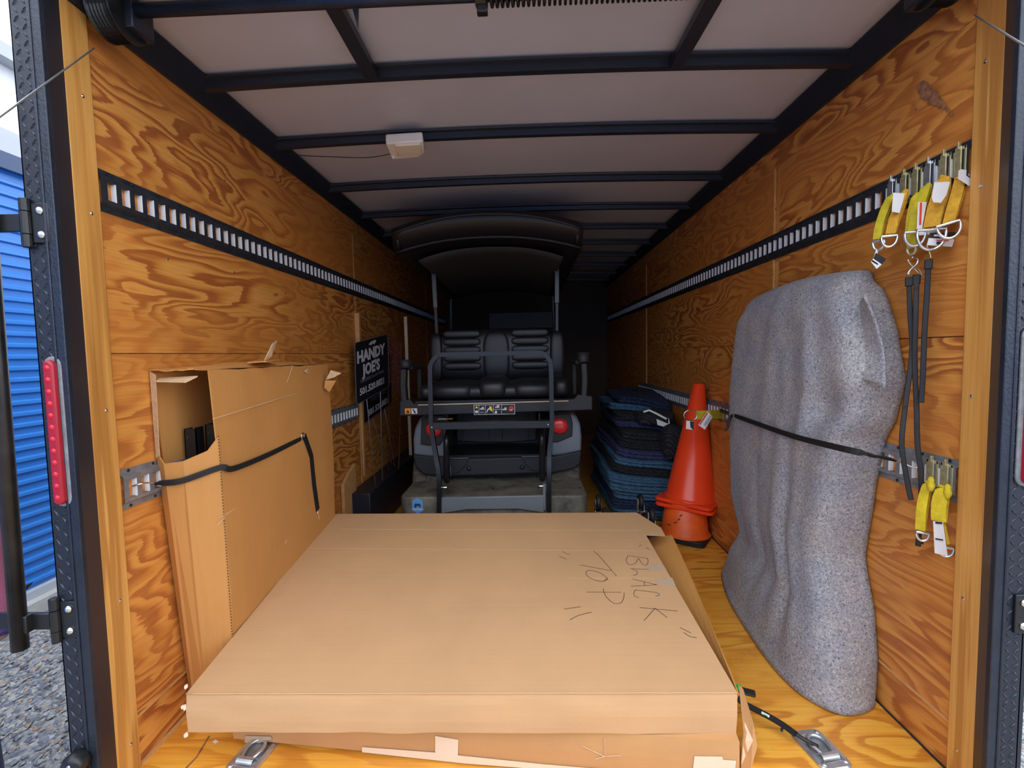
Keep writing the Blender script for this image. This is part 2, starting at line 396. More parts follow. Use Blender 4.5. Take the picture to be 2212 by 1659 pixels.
def wall(side):
    nm = 'wall_left' if side < 0 else 'wall_right'
    a, b_ = side*W2, side*(W2+.018)
    top = 2.138
    if side < 0: joints = [1.355, 3.40, 5.83, YE]; gap = .012
    else: joints = [1.355, 2.355, 4.85, YE]; gap = .05
    w_ = struct(MB().box((side*(W2+.012), YD, 0), (side*(W2+.02), YE, ZC)), nm, M['pine'])
    for i in range(len(joints)-1):
        y0, y1 = joints[i]+(gap if i else 0), joints[i+1]
        g = .0022
        for z0, z1 in ((.156, 1.283), (1.286, top)):
            MB().box((a, y0, z0), (side*(W2+.012), y1, z1)).build('plywood_panel', M['ply'], w_, bevel=.0015, seg=1)
    MB().box((side*(W2-.001), 1.355, top+.002), (side*(W2+.012), YE, ZT)).build('plywood_panel', M['ply'], w_)
    MB().box((side*(W2+.002), 1.355, top-.001), (side*(W2+.006), YE, top+.004)).build('seam_bead', M['ply_edge'], w_)
    MB().box((side*(W2+.001), 1.355, .0), (side*(W2+.012), YE, .152)).build('kick_board', M['ply'], w_)
    MB().box((side*(W2-.003), 1.355, .150), (side*(W2+.006), YE, .157)).build('seam_bead', M['ply_edge'], w_)
    # vertical joint beads
    for yj in joints[1:-1]:
        MB().box((side*(W2-.001), yj+gap-.001, .16), (side*(W2+.006), yj+gap+.006, top)).build('seam_bead', M['ply_edge'], w_)
    # screws
    for k in range(34):
        y = 1.6+(k % 9)*.41+random.uniform(-.05, .05); z = (.35, 1.0, 1.62, 1.98)[k//9 % 4]+random.uniform(-.06, .06)
        if side > 0 and z < 1.5 and 1.55 < y < 2.6: continue
        MB().lathe((a, y, z), (-side, 0, 0), [(.0045, 0), (.0045, .001), (.002, .0022)], 8).build('screw', M['chrome'], w_)
    return w_
WL = wall(-1); WR = wall(1)
# dark scuffs on the right wall
sm = MB()
for i in range(26):
    t = i/25; c = PX(1990+70*t**1.5-10*math.sin(t*3), 185+60*t*t, W2)
    r = .006+.014*math.sin(PI*min(1, t*1.1))
    sm.add([c+V((-.0010-.00012*i, r*math.cos(a)*random.uniform(.5, 1.3), r*math.sin(a)*random.uniform(.5, 1.3))) for a in [k*PI/4 for k in range(8)]], [tuple(range(8))])
M['scuff'] = plain('dark_scuff', (.30, .13, .06), .7, vary=.6, vscale=60)
sm.build('scuff_mark', M['scuff'], WR)
# corner posts of pine, the black jambs and rear frame
M['lozenge'] = plain('worn_tread_lozenge', (.055, .06, .07), .3, metal=.5, vary=.3, vscale=60)
for side, yf, xi in ((-1, 1.2, 1.190), (1, 1.2, 1.170)):
    tr = 4 if side < 0 else 5
    p_ = struct(MB().box((side*(W2-.012), 1.275, 0), (side*(W2+.02), 1.357, ZT-.005)), 'trim_%d' % tr, M['pine'], bevel=.003)
    for z in (.1, .55, 1.12, 1.68, 2.0):
        MB().lathe((side*(W2-.012), 1.325, z), (-side, 0, 0), [(.005, 0), (.005, .001), (.002, .0025)], 10).build('screw', M['chrome'], p_)
    struct(MB().prism([(side*(xi+.001), yf+.004, -.3), (side*(W2-.010), 1.279, -.3), (side*(W2+.04), 1.279, -.3), (side*(W2+.04), yf+.004, -.3)], (0, 0, ZC+.35)), 'trim_%d' % (tr+2), M['black'])
    struct(MB().box((side*xi, yf-.010, -.35), (side*(xi+.032), yf+.004, ZC+.05)).box((side*(xi+.022), yf-.013, -.35), (side*(xi+.030), yf-.009, ZC+.05)), 'trim_%d' % (tr+4), M['steelblue'], bevel=.003)
    x0 = xi+.032
    mb = MB().box((side*x0, yf-.004, -.45), (side*(x0+.050), yf+.003, ZC+.1))
    mb.box((side*(x0+.047), yf-.004, -.45), (side*(x0+.050), yf+.16, ZC+.1))
    lz = MB(); z = -.44
    while z < ZC+.1:
        for cx, fl_ in ((.012, 1), (.034, -1), (-.004+.027, 0)):
            if fl_ == 0: continue
            c = V((side*(x0+cx), yf-.004, z+(0 if fl_ > 0 else .020))); an = R(130 if fl_*side < 0 else 128)
            if fl_ > 0: an = R(130)
            else: an = R(48) if False else R(130)
            d = V((math.cos(an), 0, math.sin(an))); n_ = V((-d.z, 0, d.x))
            for dd_, aa in ((V((0, 0, 0)), d), (V((side*.0, 0, .020)), V((-d.x, 0, d.z)))):
                nn_ = V((-aa.z, 0, aa.x)); cc = c+dd_; L_, w_, h_ = .0115, .0026, .0028
                base = [cc-aa*L_, cc+nn_*w_, cc+aa*L_, cc-nn_*w_]; top_ = [cc-aa*L_*.45-V((0, h_, 0)), cc+aa*L_*.45-V((0, h_, 0))]
                lz.add(base+top_, [(0, 1, 5, 4), (1, 2, 5), (2, 3, 4, 5), (3, 0, 4)])
        z += .040
    mb.merge(lz, M['lozenge'])
    struct(mb, 'trim_%d' % (tr+6), M['black'], fix=True)
# header
struct(MB().box((-1.27, 1.2, 2.275), (1.27, 1.30, 2.42)), 'trim_12', M['black'], bevel=.004)
# front wall
struct(MB().box((-1.275, YE, 0), (1.275, YE+.02, ZC+.06)), 'wall_front', M['shaded_frontply'])
# ceiling: slightly bowed pale skin
cl = MB().grid(lambda u, v: V((-W2+2*W2*u, 1.2+(YE-1.2)*v, ZC+.02*(1-(2*u-1)**2))), 21, 40)
struct(cl, 'ceiling', M['ceil'], solid=.004, smooth=True)
struct(MB().box((-1.275, 1.2, ZC+.06), (1.275, YE+.02, ZC+.08)), 'trim_13', M['black'])
# side cove angles along both top edges
for i, s in enumerate((-1, 1)):
    struct(MB().prism([(s*(W2+.01), 1.3, ZT-.004), (s*(W2-.012), 1.3, ZT-.004), (s*(W2-.06), 1.3, ZC-.035), (s*(W2-.075), 1.3, ZC-.004), (s*(W2+.01), 1.3, ZC)], (0, YE-1.3, 0)), 'trim_%d' % (14+i), M['black'], bevel=.004)
ribs = [1.797, 2.30, 2.91, 3.47, 4.0, 4.55, 5.1, 5.65, 6.2, 6.75]
for i, y in enumerate(ribs):
    mb = MB(); rings = []
    for k in range(17):
        x = -W2+.05+(2*W2-.1)*k/16; zb = 2.262+.022*(1-(x/W2)**2); zt = zb+.032
        rings.append([V((x, y-.038, zt+.002)), V((x, y-.036, zt-.004)), V((x, y-.018, zt-.006)), V((x, y-.014, zb)), V((x, y+.014, zb)), V((x, y+.018, zt-.006)), V((x, y+.036, zt-.004)), V((x, y+.038, zt+.002))])
    mb.loft(rings)
    struct(mb, 'trim_%d' % (16+i), M['black'])
for i, (a, b_) in enumerate((((722, 20), (803, 168)), ((1541, 0), (1462, 142)))):
    A = PZ(*a, 2.275); B = PZ(*b_, 2.275)
    A = B+(A-B)*1.25; A.y = max(A.y, 1.30); 
    B.y = 1.78
    struct(MB().obox((A+B)/2+V((0, 0, .01)), V((.024, 0, 0)), (B-A)/2, V((0, 0, .016))), 'trim_%d' % (26+i), M['black'], bevel=.003)
# kick strips along the wall foot (pale caulk line)
for i, s in enumerate((-1, 1)):
    struct(MB().box((s*W2, 1.36, 0), (s*(W2-(.014 if s < 0 else .004)), 5.5, .006)), 'baseboard_'+('left' if s < 0 else 'right'), M['ply_edge'] if s < 0 else M['black'])

# ramp door, lowered behind the camera, resting on the gravel
rp = [V((-1.22, 1.17, -.06)), V((1.22, 1.17, -.06)), V((1.22, -1.05, -.585)), V((-1.22, -1.05, -.585))]
struct(MB().prism(rp, (0, .01, .03)), 'door_1', M['raw_ply'])

# ================================================================ E-track rails
def rail(side, y0, y1, z0, z1, label, mat, pitch=.0481, first=1.394, skip=None):
    x = side*W2; n = -side
    h = z1-z0; fl_ = .015; lift = .015
    X = lambda d: x+n*d
    mb = MB()
    mb.box((X(0), y0, z1-fl_), (X(.003), y1, z1)); mb.box((X(0), y0, z0), (X(.003), y1, z0+fl_))
    for za, zb, sg in ((z1-fl_, z1-fl_-.019, -1), (z0+fl_, z0+fl_+.019, 1)):
        mb.prism([(X(.0), y0, za), (X(.003), y0, za), (X(lift), y0, za+sg*.008), (X(lift), y0, zb), (X(lift-.003), y0, zb), (X(lift-.003), y0, za+sg*.008)], (0, y1-y0, 0))
    lips = MB(); sw = .027; y = first-sw/2
    zs0, zs1 = z0+fl_+.0185, z1-fl_-.0185
    if y > y0: mb.box((X(lift-.003), y0, zs0), (X(lift), y, zs1))
    while y < y1-.03:
        ye = min(y+pitch, y1)
        mb.box((X(lift-.003), y+sw, zs0), (X(lift), ye, zs1))
        lips.box((X(.0005), y+sw-.0005, zs0+.0005), (X(lift+.0004), y+sw+.0022, zs1-.0005))
        y += pitch
    mb.merge(lips, M['lip'])
    sb = MB(); y = y0+.03
    while y < min(y1, 3.6):
        for z in (z0+.007, z1-.007): sb.lathe((X(.003), y, z), (n, 0, 0), [(.005, 0), (.0045, .002), (.001, .0028)], 8)
        y += .096
    mb.merge(sb, M['matte'])
    return tag(mb.build('cargo_rail', mat, None, base=(x, y0, z0)), label, 'cargo rail', 'slotted cargo rails screwed to the walls')
RU = (1.700, 1.821); RL = (.810, .933)
rail(-1, 1.362, 7.1, *RU, 'long dark slotted cargo rail running high along the left wall', M['rail'])
rail(-1, 1.365, 3.36, *RL, 'short grey slotted cargo rail low on left wall behind the tall cardboard box', M['gal'])
rail(1, 1.362, 7.1, *RU, 'long dark slotted cargo rail high on right wall with yellow straps clipped in', M['rail'], first=1.40)
rail(1, 1.362, 5.2, *RL, 'slotted cargo rail low on the right wall passing behind the grey blanket', M['gal'], first=1.40)

# ================================================================ outside: storage building, gravel, person
bx = -3.75
bd = empty('storage_building', (bx, 3, GZ), 'storage building with blue corrugated roll-up door seen left of the trailer', 'building')
def bline(y): return bx + (y-3.0)*0.0
MB().box((bx-.3, -2, 3.42), (bx+.12, 9, 3.52)).build('eave_trim', M['greywall'], bd)
MB().box((bx-.3, -2, 2.95), (bx+.0, 9, 3.42)).build('wall_panel', M['whitewall'], bd)
MB().box((bx-.3, -2, 2.78), (bx+.03, 9, 2.95)).build('door_header', M['greywall'], bd)
MB().box((bx-.05, -1.5, 2.66), (bx+.04, 9, 2.78)).build('header_trim', M['navytrim'], bd)
MB().box((bx-.35, -2, GZ), (bx-.08, 9, 2.95)).build('wall_core', M['greywall'], bd)
MB().box((bx-.1, -2, GZ), (bx+.10, 9, GZ+.10)).build('door_sill', M['concrete'], bd)
MB().box((bx-.1, -2, GZ+.10), (bx+.03, 9, GZ+.16)).build('bottom_bar', M['greywall'], bd)
mb = MB(); prof = []; z = GZ+.16; 
while z < 2.66:
    for dz, d in ((0, 0), (.028, 0), (.038, .022), (.060, .022), (.070, 0)): prof.append((z+dz, d))
    z += .085
rings = [[V((bx-.03+d, y, z)) for z, d in prof] for y in (-1.5, 9)]
mb.loft(rings, closed=False)
mb.build('roller_door', M['blue'], bd, fix=True)
blocker_row = empty('storage_building', (0, -11, GZ), 'grey storage building row added unseen behind the viewer to block low sky light', 'building')  # building row added out of view to keep the deep interior dark
MB().box((-14, -14, GZ), (14, -10.5, 3.0)).build('wall_core', M['greywall'], blocker_row)
MB().box((-14.2, -14.2, 3.0), (14.2, -10.2, 3.2)).build('eave_trim', M['navytrim'], blocker_row)
for k in range(9): MB().box((-13+k*3, -10.52, GZ+.1), (-10.6+k*3, -10.45, 2.4)).build('roller_door', M['blue'], blocker_row)
# loose stones near the trailer
random.seed(3)
stones = MB()
for i in range(5200):
    r = random.random()
    if i < 4500: x = random.uniform(-3.4, -1.3); y = random.uniform(1.25, 4.2)
    else: x = random.uniform(1.3, 1.9); y = random.uniform(1.2, 2.3)
    s_ = random.uniform(.010, .026); c = V((x, y, GZ+s_*.3))
    ax = [V((random.gauss(0, 1), random.gauss(0, 1), random.gauss(0, .5))).normalized() for _ in range(3)]
    pts = []
    for q in ((1,0,0),(-1,0,0),(0,1,0),(0,-1,0),(0,0,1),(0,0,-1)):
        k = random.uniform(.7, 1.25); pts.append(c+V((q[0]*1.3, q[1]*1.0, q[2]*.6)).xyz*s_*k)
    an = random.uniform(0, PI); ca, sa = math.cos(an), math.sin(an)
    pts = [c+V(((p-c).x*ca-(p-c).y*sa, (p-c).x*sa+(p-c).y*ca, (p-c).z+(p-c).x*.3)) for p in pts]
    stones.add(pts, [(0,2,4),(2,1,4),(1,3,4),(3,0,4),(2,0,5),(1,2,5),(3,1,5),(0,3,5)])
tag(stones.build('gravel', M['gravel'], fix=False), 'loose grey crushed stones lying on the ground beside the trailer', 'gravel', kind='stuff')

# person standing outside at the left edge of the photo
pe = None
def skin_body(name, joints, edges, mat, label=None, cat=None, parent=None, lv=2):
    me = bpy.data.meshes.new(name)
    o0 = V(joints[0][0]) if parent is None else worg(parent)
    me.from_pydata([tuple(V(j[0])-o0) for j in joints], edges, [])
    me.materials.append(mat)
    o = bpy.data.objects.new(name, me); col.objects.link(o)
    if parent is None: o.location = o0
    else: o.parent = parent
    md = o.modifiers.new('skin', 'SKIN'); md.use_smooth_shade = True
    sv = me.skin_vertices[0].data if me.skin_vertices else None
    if sv is None:
        bm = bmesh.new(); bm.from_mesh(me); bm.verts.layers.skin.verify(); bm.to_mesh(me); bm.free(); sv = me.skin_vertices[0].data
    for i, j in enumerate(joints):
        r = j[1]; sv[i].radius = (r, r) if not isinstance(r, tuple) else r
        sv[i].use_root = (i == 0)
    ms = o.modifiers.new('sub', 'SUBSURF'); ms.levels = lv; ms.render_levels = lv
    if label: tag(o, label, cat)
    return o
# elbow joint is at px (5,1375)
EL = P(1, 1372, 1.62)
bxp, byp = EL.x-.16, 1.70
g = GZ
def pj(dx, dy, z): return V((bxp-.17+dx, byp+dy, g+z))
SH = pj(.17, 0, 1.40); 
J = [(pj(0, 0, .95), .14), (pj(0, 0, 1.15), .135), (pj(0, 0, 1.36), .14), (pj(0, -.01, 1.47), .06), (pj(0, -.02, 1.56), .085), (pj(0, -.02, 1.67), .092),
     (SH, .062), (EL+V((-.01, 0, .12)), .048), (EL, .042), (EL+V((-.05, -.16, .06)), .036), (EL+V((-.12, -.27, .12)), .026),
     (pj(-.17, 0, 1.40), .062), (pj(-.24, .02, 1.10), .043), (pj(-.22, -.12, .92), .034), (pj(-.2, -.22, .86), .026),
     (pj(.09, 0, .86), .088), (pj(.10, -.01, .48), .058), (pj(.10, .02, .10), .042), (pj(.10, -.12, .04), .035),
     (pj(-.09, 0, .86), .088), (pj(-.10, -.01, .48), .058), (pj(-.10, .02, .10), .042), (pj(-.10, -.12, .04), .035)]
E_ = [(0,1),(1,2),(2,3),(3,4),(4,5),(2,6),(6,7),(7,8),(8,9),(9,10),(2,11),(11,12),(12,13),(13,14),(0,15),(15,16),(16,17),(17,18),(0,19),(19,20),(20,21),(21,22)]
pe = skin_body('person', J, E_, M['skin'], 'person in plum short-sleeved top, only the elbow showing at the left edge', 'person')
bs = empty('x', (0, 0, 0)); bpy.data.objects.remove(bs)
# sleeve / shirt, trousers, hair as clothing
slv = [J[i] for i in (1, 2, 6, 7, 11, 12)]
skin_body('shirt', [(J[0][0]+V((0,0,.02)), .155), (J[1][0], .152), (J[2][0], .155), (J[6][0], .078), (EL+V((-.003, 0, .075)), .066), (EL+V((0, 0, .045)), .064), (J[11][0], .078), (J[12][0]+V((0,0,.03)), .06)],
          [(0,1),(1,2),(2,3),(3,4),(4,5),(2,6),(6,7)], M['shirt'], parent=pe)
MB().lathe(EL+V((0, 0, .018)), (0, 0, 1), [(.055, 0), (.060, .004), (.060, .022), (.055, .026)], 16).build('sleeve_hem', M['cuff'], pe, smooth=True)
skin_body('trousers', [(J[0][0], .152), (J[15][0], .098), (J[16][0], .068), (J[17][0]+V((0,0,.02)), .055), (J[19][0], .098), (J[20][0], .068), (J[21][0]+V((0,0,.02)), .055)],
          [(0,1),(1,2),(2,3),(0,4),(4,5),(5,6)], M['jeans'], parent=pe)
hm = MB(); hc = J[5][0]+V((0, .012, .02))
hm.loft([[hc+V((math.cos(a)*r*.095, math.sin(a)*r*.105, h)) for a in [2*PI*k/16 for k in range(16)]] for r, h in ((1.0, -.04), (1.06, .0), (1.02, .05), (.75, .09), (.3, .11))])
hm.build('hair', M['hair'], pe, smooth=True)

# ================================================================ rear frame hardware
def hinge(side, c, yf, label, up=1):
    """strap hinge on the rear frame; c = (x,z) centre of the plate"""
    x, z = c; s = side
    par = bpy.data.objects['trim_8' if side < 0 else 'trim_9']
    h_ = MB().prism([(x-.022, yf-.012, z-.050), (x+.022, yf-.012, z-.050), (x+.022, yf-.012, z+.050), (x-.022, yf-.012, z+.050)], (0, .008, 0))
    h_ = h_.build('door_hinge', M['frame'], par, bevel=.002)
    for dz in (-.03, .03):
        MB().lathe((x+.002*-s, yf-.012, z+dz), (0, -1, 0), [(.0105, 0), (.010, .003), (.006, .007), (0.001, .008)], 16).build('bolt', M['chrome'], h_, smooth=True)
    bxx = x+s*.034
    for z0, z1 in ((-.062, -.028), (.028, .062)):
        MB().lathe((bxx, yf-.014, z+z0), (0, 0, 1), [(.009, 0), (.012, .002), (.012, z1-z0-.002), (.009, z1-z0)], 14).build('knuckle', M['frame'], h_, smooth=False)
    MB().lathe((bxx, yf-.014, z-.0275), (0, 0, 1), [(.0125, 0), (.0125, .055)], 14).build('knuckle', M['frame'], h_)
    MB().box((bxx, yf-.022, z-.022), (bxx+s*.16, yf-.010, z+.022)).build('strap', M['frame'], h_, bevel=.002)
    return h_
hA = P(88, 482, 1.19); hB = P(150, 1338, 1.19); hC = P(2186, 1315, 1.215)
hinge(-1, (hA.x, hA.z), 1.2, 'black door hinge with two bolts high on the left rear frame')
hinge(-1, (hB.x, hB.z), 1.2, 'black door hinge with two bolts low on left rear frame beside pole end')
hinge(1, (hC.x+.004, hC.z), 1.2, 'black door hinge with two bolts low on the right rear frame')
# door lock pole hanging from the left hinges
pa = P(-30, 420, 1.165); pb = P(44, 1402, 1.165)
pa.z = 1.95
M['pole'] = plain('worn_black_pole', (.022, .019, .018), .35, metal=.3, vary=.9, vscale=8)
pl = empty('lock_rod', pb, 'dark worn steel rod standing upright outside the left rear frame', 'rod')
MB().tube([pb, pb+(pa-pb)*.5, pa], .0185, 16).build('rod', M['pole'], pl, smooth=True)
MB().box((pb.x+.005, 1.160, hB.z-.024), (pb.x+.026, 1.185, hB.z+.024)).build('collar', M['frame'], pl, bevel=.003)
# red marker lights
def marker(side, x, z0, z1, yf, label):
    t = empty('marker_light', (x, yf, z0), label, 'marker light', 'red marker lights on the rear frame')
    w_ = .014; lean = 0
    def oval(w, a, b_, n=8):
        return [V((x+w*math.cos(t_), yf-.004, b_-w+w*math.sin(t_))) for t_ in [PI*k/n for k in range(n+1)]]+[V((x+w*math.cos(t_), yf-.004, a+w+w*math.sin(t_))) for t_ in [PI+PI*k/n for k in range(n+1)]]
    MB().prism(oval(w_+.010, z0-.008, z1+.010), (0, -.008, 0)).build('sealant', M['greycaulk'], t, bevel=.003)
    MB().prism(oval(w_, z0, z1), (0, -.022, 0)).build('lens', M['lampred'], t, bevel=.006, seg=3)
    n = 12
    for k in range(n):
        zz = z0+.02+(z1-z0-.04)*k/(n-1)
        MB().lathe((x, yf-.024, zz), (0, -1, 0), [(.0085, 0), (.007, .003), (.002, .005)], 12).build('reflector', M['lampred2'], t, smooth=True)
    return t
a = P(112, 778, 1.19); b_ = P(135, 1088, 1.19)
marker(-1, (a.x+b_.x)/2+.002, b_.z, a.z, 1.2, 'long red marker light sealed onto the left rear frame')
a = P(2207, 715, 1.2); b_ = P(2199, 1042, 1.2)
marker(1, 1.232, b_.z, a.z, 1.2, 'long red marker light on the right rear frame')
# small black latch low on the left
lt = P(163, 1640, 1.17)
l_ = empty('latch_bracket', lt+V((0, 0, -.06)), 'rounded black latch bracket at the foot of the left rear frame', 'latch')
MB().loft([[lt+V((math.cos(t)*.030*r, y_, math.sin(t)*.030*r-.012)) for t in [2*PI*k/16 for k in range(16)]] for r, y_ in ((.9, .02), (1, .012), (1, -.012), (.8, -.02))]).build('knob', M['frame'], l_, smooth=True)
MB().box((lt.x-.045, 1.165, lt.z-.12), (lt.x+.02, 1.19, lt.z-.02)).build('bracket', M['frame'], l_, bevel=.006)
MB().lathe(lt+V((0, -.02, -.005)), (0, -1, 0), [(.005, 0), (.004, .003)], 10).build('rivet', M['chrome'], l_)

# ---- torsion spring tube, drums, cables
sp = empty('spring_shaft', (0, 1.36, 2.24), 'black torsion shaft and coil spring across the top of the opening', 'torsion spring')
ya = 1.38; za = P(650, 12, ya).z
zl = P(280, 24, ya).z; zr = za
MB().tube([(-1.12, ya, zl), (1.12, ya, zl+.008)], .019, 16).build('shaft', M['steelblue'], sp, smooth=True)
x0 = P(1030, 8, ya).x; x1 = P(1480, 0, ya).x+.1
co = MB(); n = 46
pts = []
for i in range(n*10+1):
    t = i/10*2*PI; pts.append(V((x0+.03+(x1-x0)*i/(n*10), ya+.031*math.cos(t), zl+.004+.031*math.sin(t))))
co.tube(pts, .0042, 6); co.build('coil_spring', M['frame'], sp, smooth=True)
MB().lathe((x0-.005, ya, zl+.004), (1, 0, 0), [(.028, 0), (.036, .004), (.036, .03), (.03, .035)], 20).build('spring_cone', M['frame'], sp)
MB().box((x0, ya-.012, zl-.05), (x0+.03, ya+.012, zl-.03)).build('set_screw', M['frame'], sp, bevel=.003)
def drum(s):
    x = s*(W2-.045); zz = zl if s < 0 else zl+.008
    prof = [(.07, 0)]
    for k in range(12): prof += [(.062 if k % 2 else .068, .004+.005*k)]
    prof += [(.074, .066), (.074, .072), (.03, .074)]
    MB().lathe((x+.0*s, ya, zz-.01), (-s, 0, 0), prof, 32).build('cable_drum', M['frame'], sp)
drum(-1); drum(1)
for s in (-1, 1):
    MB().box((s*1.09, ya-.02, zl-.055), (s*1.14, ya+.06, ZC-.02)).build('bearing_bracket', M['black'], sp, bevel=.003)
hk = P(762, 8, ya); MB().prism([(hk.x-.012, ya, zl+.02), (hk.x+.018, ya, zl+.02), (hk.x+.012, ya, zl-.075)], (0, .004, 0)).build('hanger_tab', M['frame'], sp)
for s, pin, lab in ((-1, (203, 104), 'thin steel door cable slanting out past the left corner post'), (1, (2105, 32), 'thin steel door cable slanting out past the right corner post')):
    A = P(pin[0], pin[1], ya-.04); Q = P(0, 252, 1.06) if s < 0 else P(2212, 98, 1.10)
    d = (Q-A); Bp = A+d*((-.75-A.y)/d.y)
    k_ = (-.35-A.z)/d.z; Bp = A+d*k_
    tag(MB().tube([A, Bp], .0022, 8).build('door_cable', M['zinc'], None, smooth=True), lab, 'cable', 'ramp door cables')

# ---- dome light
dl = PZ(876, 325, 2.235)
t = empty('dome_light', (dl.x, dl.y, 2.20), 'white dome light with milky lens fixed to the second ceiling rib', 'ceiling light')
def q3(px, py, z=2.225): return PZ(px, py, z)
foot = [q3(833, 311), q3(913, 306), q3(918, 330), q3(905, 340), q3(847, 346)]
top_ = [p+V((0, .02, .035)) for p in foot]
mb = MB(); mb.prism([V((p.x, p.y, 2.225)) for p in foot], (0, 0, .045)); mb.build('housing', M['white'], t, bevel=.008, seg=3)
ln_ = [q3(853, 316, 2.215), q3(908, 312, 2.215), q3(912, 331, 2.215), q3(900, 337, 2.215), q3(860, 340, 2.215)]
MB().prism(ln_, (0, 0, .014)).build('diffuser', M['lens'], t, bevel=.005, seg=2)
sw = q3(850, 341, 2.22); MB().box((sw.x-.006, sw.y-.006, 2.216), (sw.x+.006, sw.y+.006, 2.226)).build('switch', M['white'], t)
wp = [(-.62, 2.33, 2.24), (-.75, 2.34, 2.228), (-.95, 2.34, 2.238), (-1.15, 2.33, 2.25)]
MB().tube(smooth_pts(wp), .002, 6).build('lead_wire', M['matte'], t)
lp = q3(860, 306, 2.25); MB().tube(arc(lp, .02, 0, PI, 9, (1, 0, 0), (0, -.6, .8)), .0015, 6).build('wire_loop', M['white'], t)

# ================================================================ flat cardboard boxes
NL = V((-1.038, 1.329, .26)); NR = V((.602, 1.341, .26)); FL = V((-1.047, 2.462, .42)); FR = V((.585, 2.442, .42))
e1 = (NR-NL).normalized(); nn = e1.cross(FL-NL).normalized()
def T(px, py, off=0): return PN(px, py, NL+nn*off, nn)
TH = .118
ub = empty('flat_cardboard_box', (-.2, 1.8, .1), 'large clean flat cardboard box lying on top with words written in marker', 'cardboard box')
RK = T(1395, 1155)
th = .004
def crinkle(a, b_, n=40, amp=.0015, axis=None, seed=0):
    return [a+(b_-a)*(i/n)+(axis or nn)*(amp*mnoise.noise(V((i*.7, seed, 0)))) for i in range(n+1)]
edgeF = crinkle(NL, NR, 50, .0016)
top = [NL, NR, RK, T(1437, 1157), T(1428, 1140), T(1375, 1107), FL]
mb = MB(); mb.prism([p-nn*th for p in top], nn*th)
# front face grid with slight bulge
d = nn*(-TH)
BL0, BR0 = V((-1.035, 1.322, .142)), V((.595, 1.329, .142))
def ff(u, v):
    i = u*50; k = min(int(i), 49); a = edgeF[k].lerp(edgeF[k+1], i-k)
    b0 = BL0.lerp(BR0, u); p = a.lerp(b0, v)
    return p+V((0, -.004*math.sin(PI*v)-.002*mnoise.noise(V((u*9, v*3, 2))), .003*mnoise.noise(V((u*14, 5, 1)))*v))
mb.grid(ff, 60, 8)
mb.prism([NL-nn*th, FL-nn*th, FL+d, BL0+V((0, .002, .001))], V((.004, 0, 0)))
mb.prism([NL+V((0, .02, -.112)), NR+V((0, .02, -.112)), FR+d, FL+d], nn*.003)
mb.prism([FL-nn*th, T(1372, 1108)-nn*th, T(1372, 1108)+d, FL+d], V((0, -.004, 0)))
mb.build('box_body', M['card'], ub, fix=False)
# bright crease ridge along the front edge
MB().tube([p+V((0, -.001, -.001)) for p in edgeF], .0028, 6).build('front_crease', M['card'], ub, smooth=True)
# end flap folded out on the right
fi0, fi1 = NR+d+V((0, .02, .004)), RK+d+V((.01, .15, .02)); fo1 = P(1452, 1157, 2.30); fo0 = NR+V((.004, 0, -.004)); 
om = P(1500, 1255, 1.98)
def flap(u, v):
    a = fi0.lerp(fi1, u); b1 = (fo0*(1-u)*(1-u)+om*2*u*(1-u)*1.0+fo1*u*u)
    return a.lerp(b1, v)+V((0, 0, .006*math.sin(v*PI)))
tag(MB().grid(flap, 16, 6).build('side_flap', M['card_tall'], ub, solid=.004, fix=False), 'long side flap folded outwards')
for q in ([(1412, 1215), (1452, 1217), (1460, 1232), (1425, 1233)], [(1420, 1250), (1468, 1248), (1478, 1265), (1424, 1266)]):
    mt = MB().prism([T(a, b_, .0006) for a, b_ in q], nn*.0006)
M['faint'] = plain('clear_tape', (.52, .36, .24), .25)
for q in ([(1395, 1221), (1432, 1219), (1440, 1232), (1402, 1233)], [(1415, 1250), (1452, 1248), (1460, 1266), (1424, 1267)]):
    MB().prism([T(a, b_, .0005) for a, b_ in q], nn*.0006).build('tape_patch', M['faint'], ub)
# frayed left corner bits
random.seed(5)
for q, n_ in (((401, 1486), 1), ((397, 1527), 1), ((403, 1586), 1)):
    c = P(q[0], q[1], 1.325); mb = MB()
    for k in range(3):
        a = c+V((random.uniform(-.004, .004), 0, random.uniform(-.006, .006)))
        mb.obox(a, V((.0035, .001, .002)), V((-.001, .002, .001)), V((-.001, 0, .003)))
    mb.build('torn_paper', M['tape'], ub)
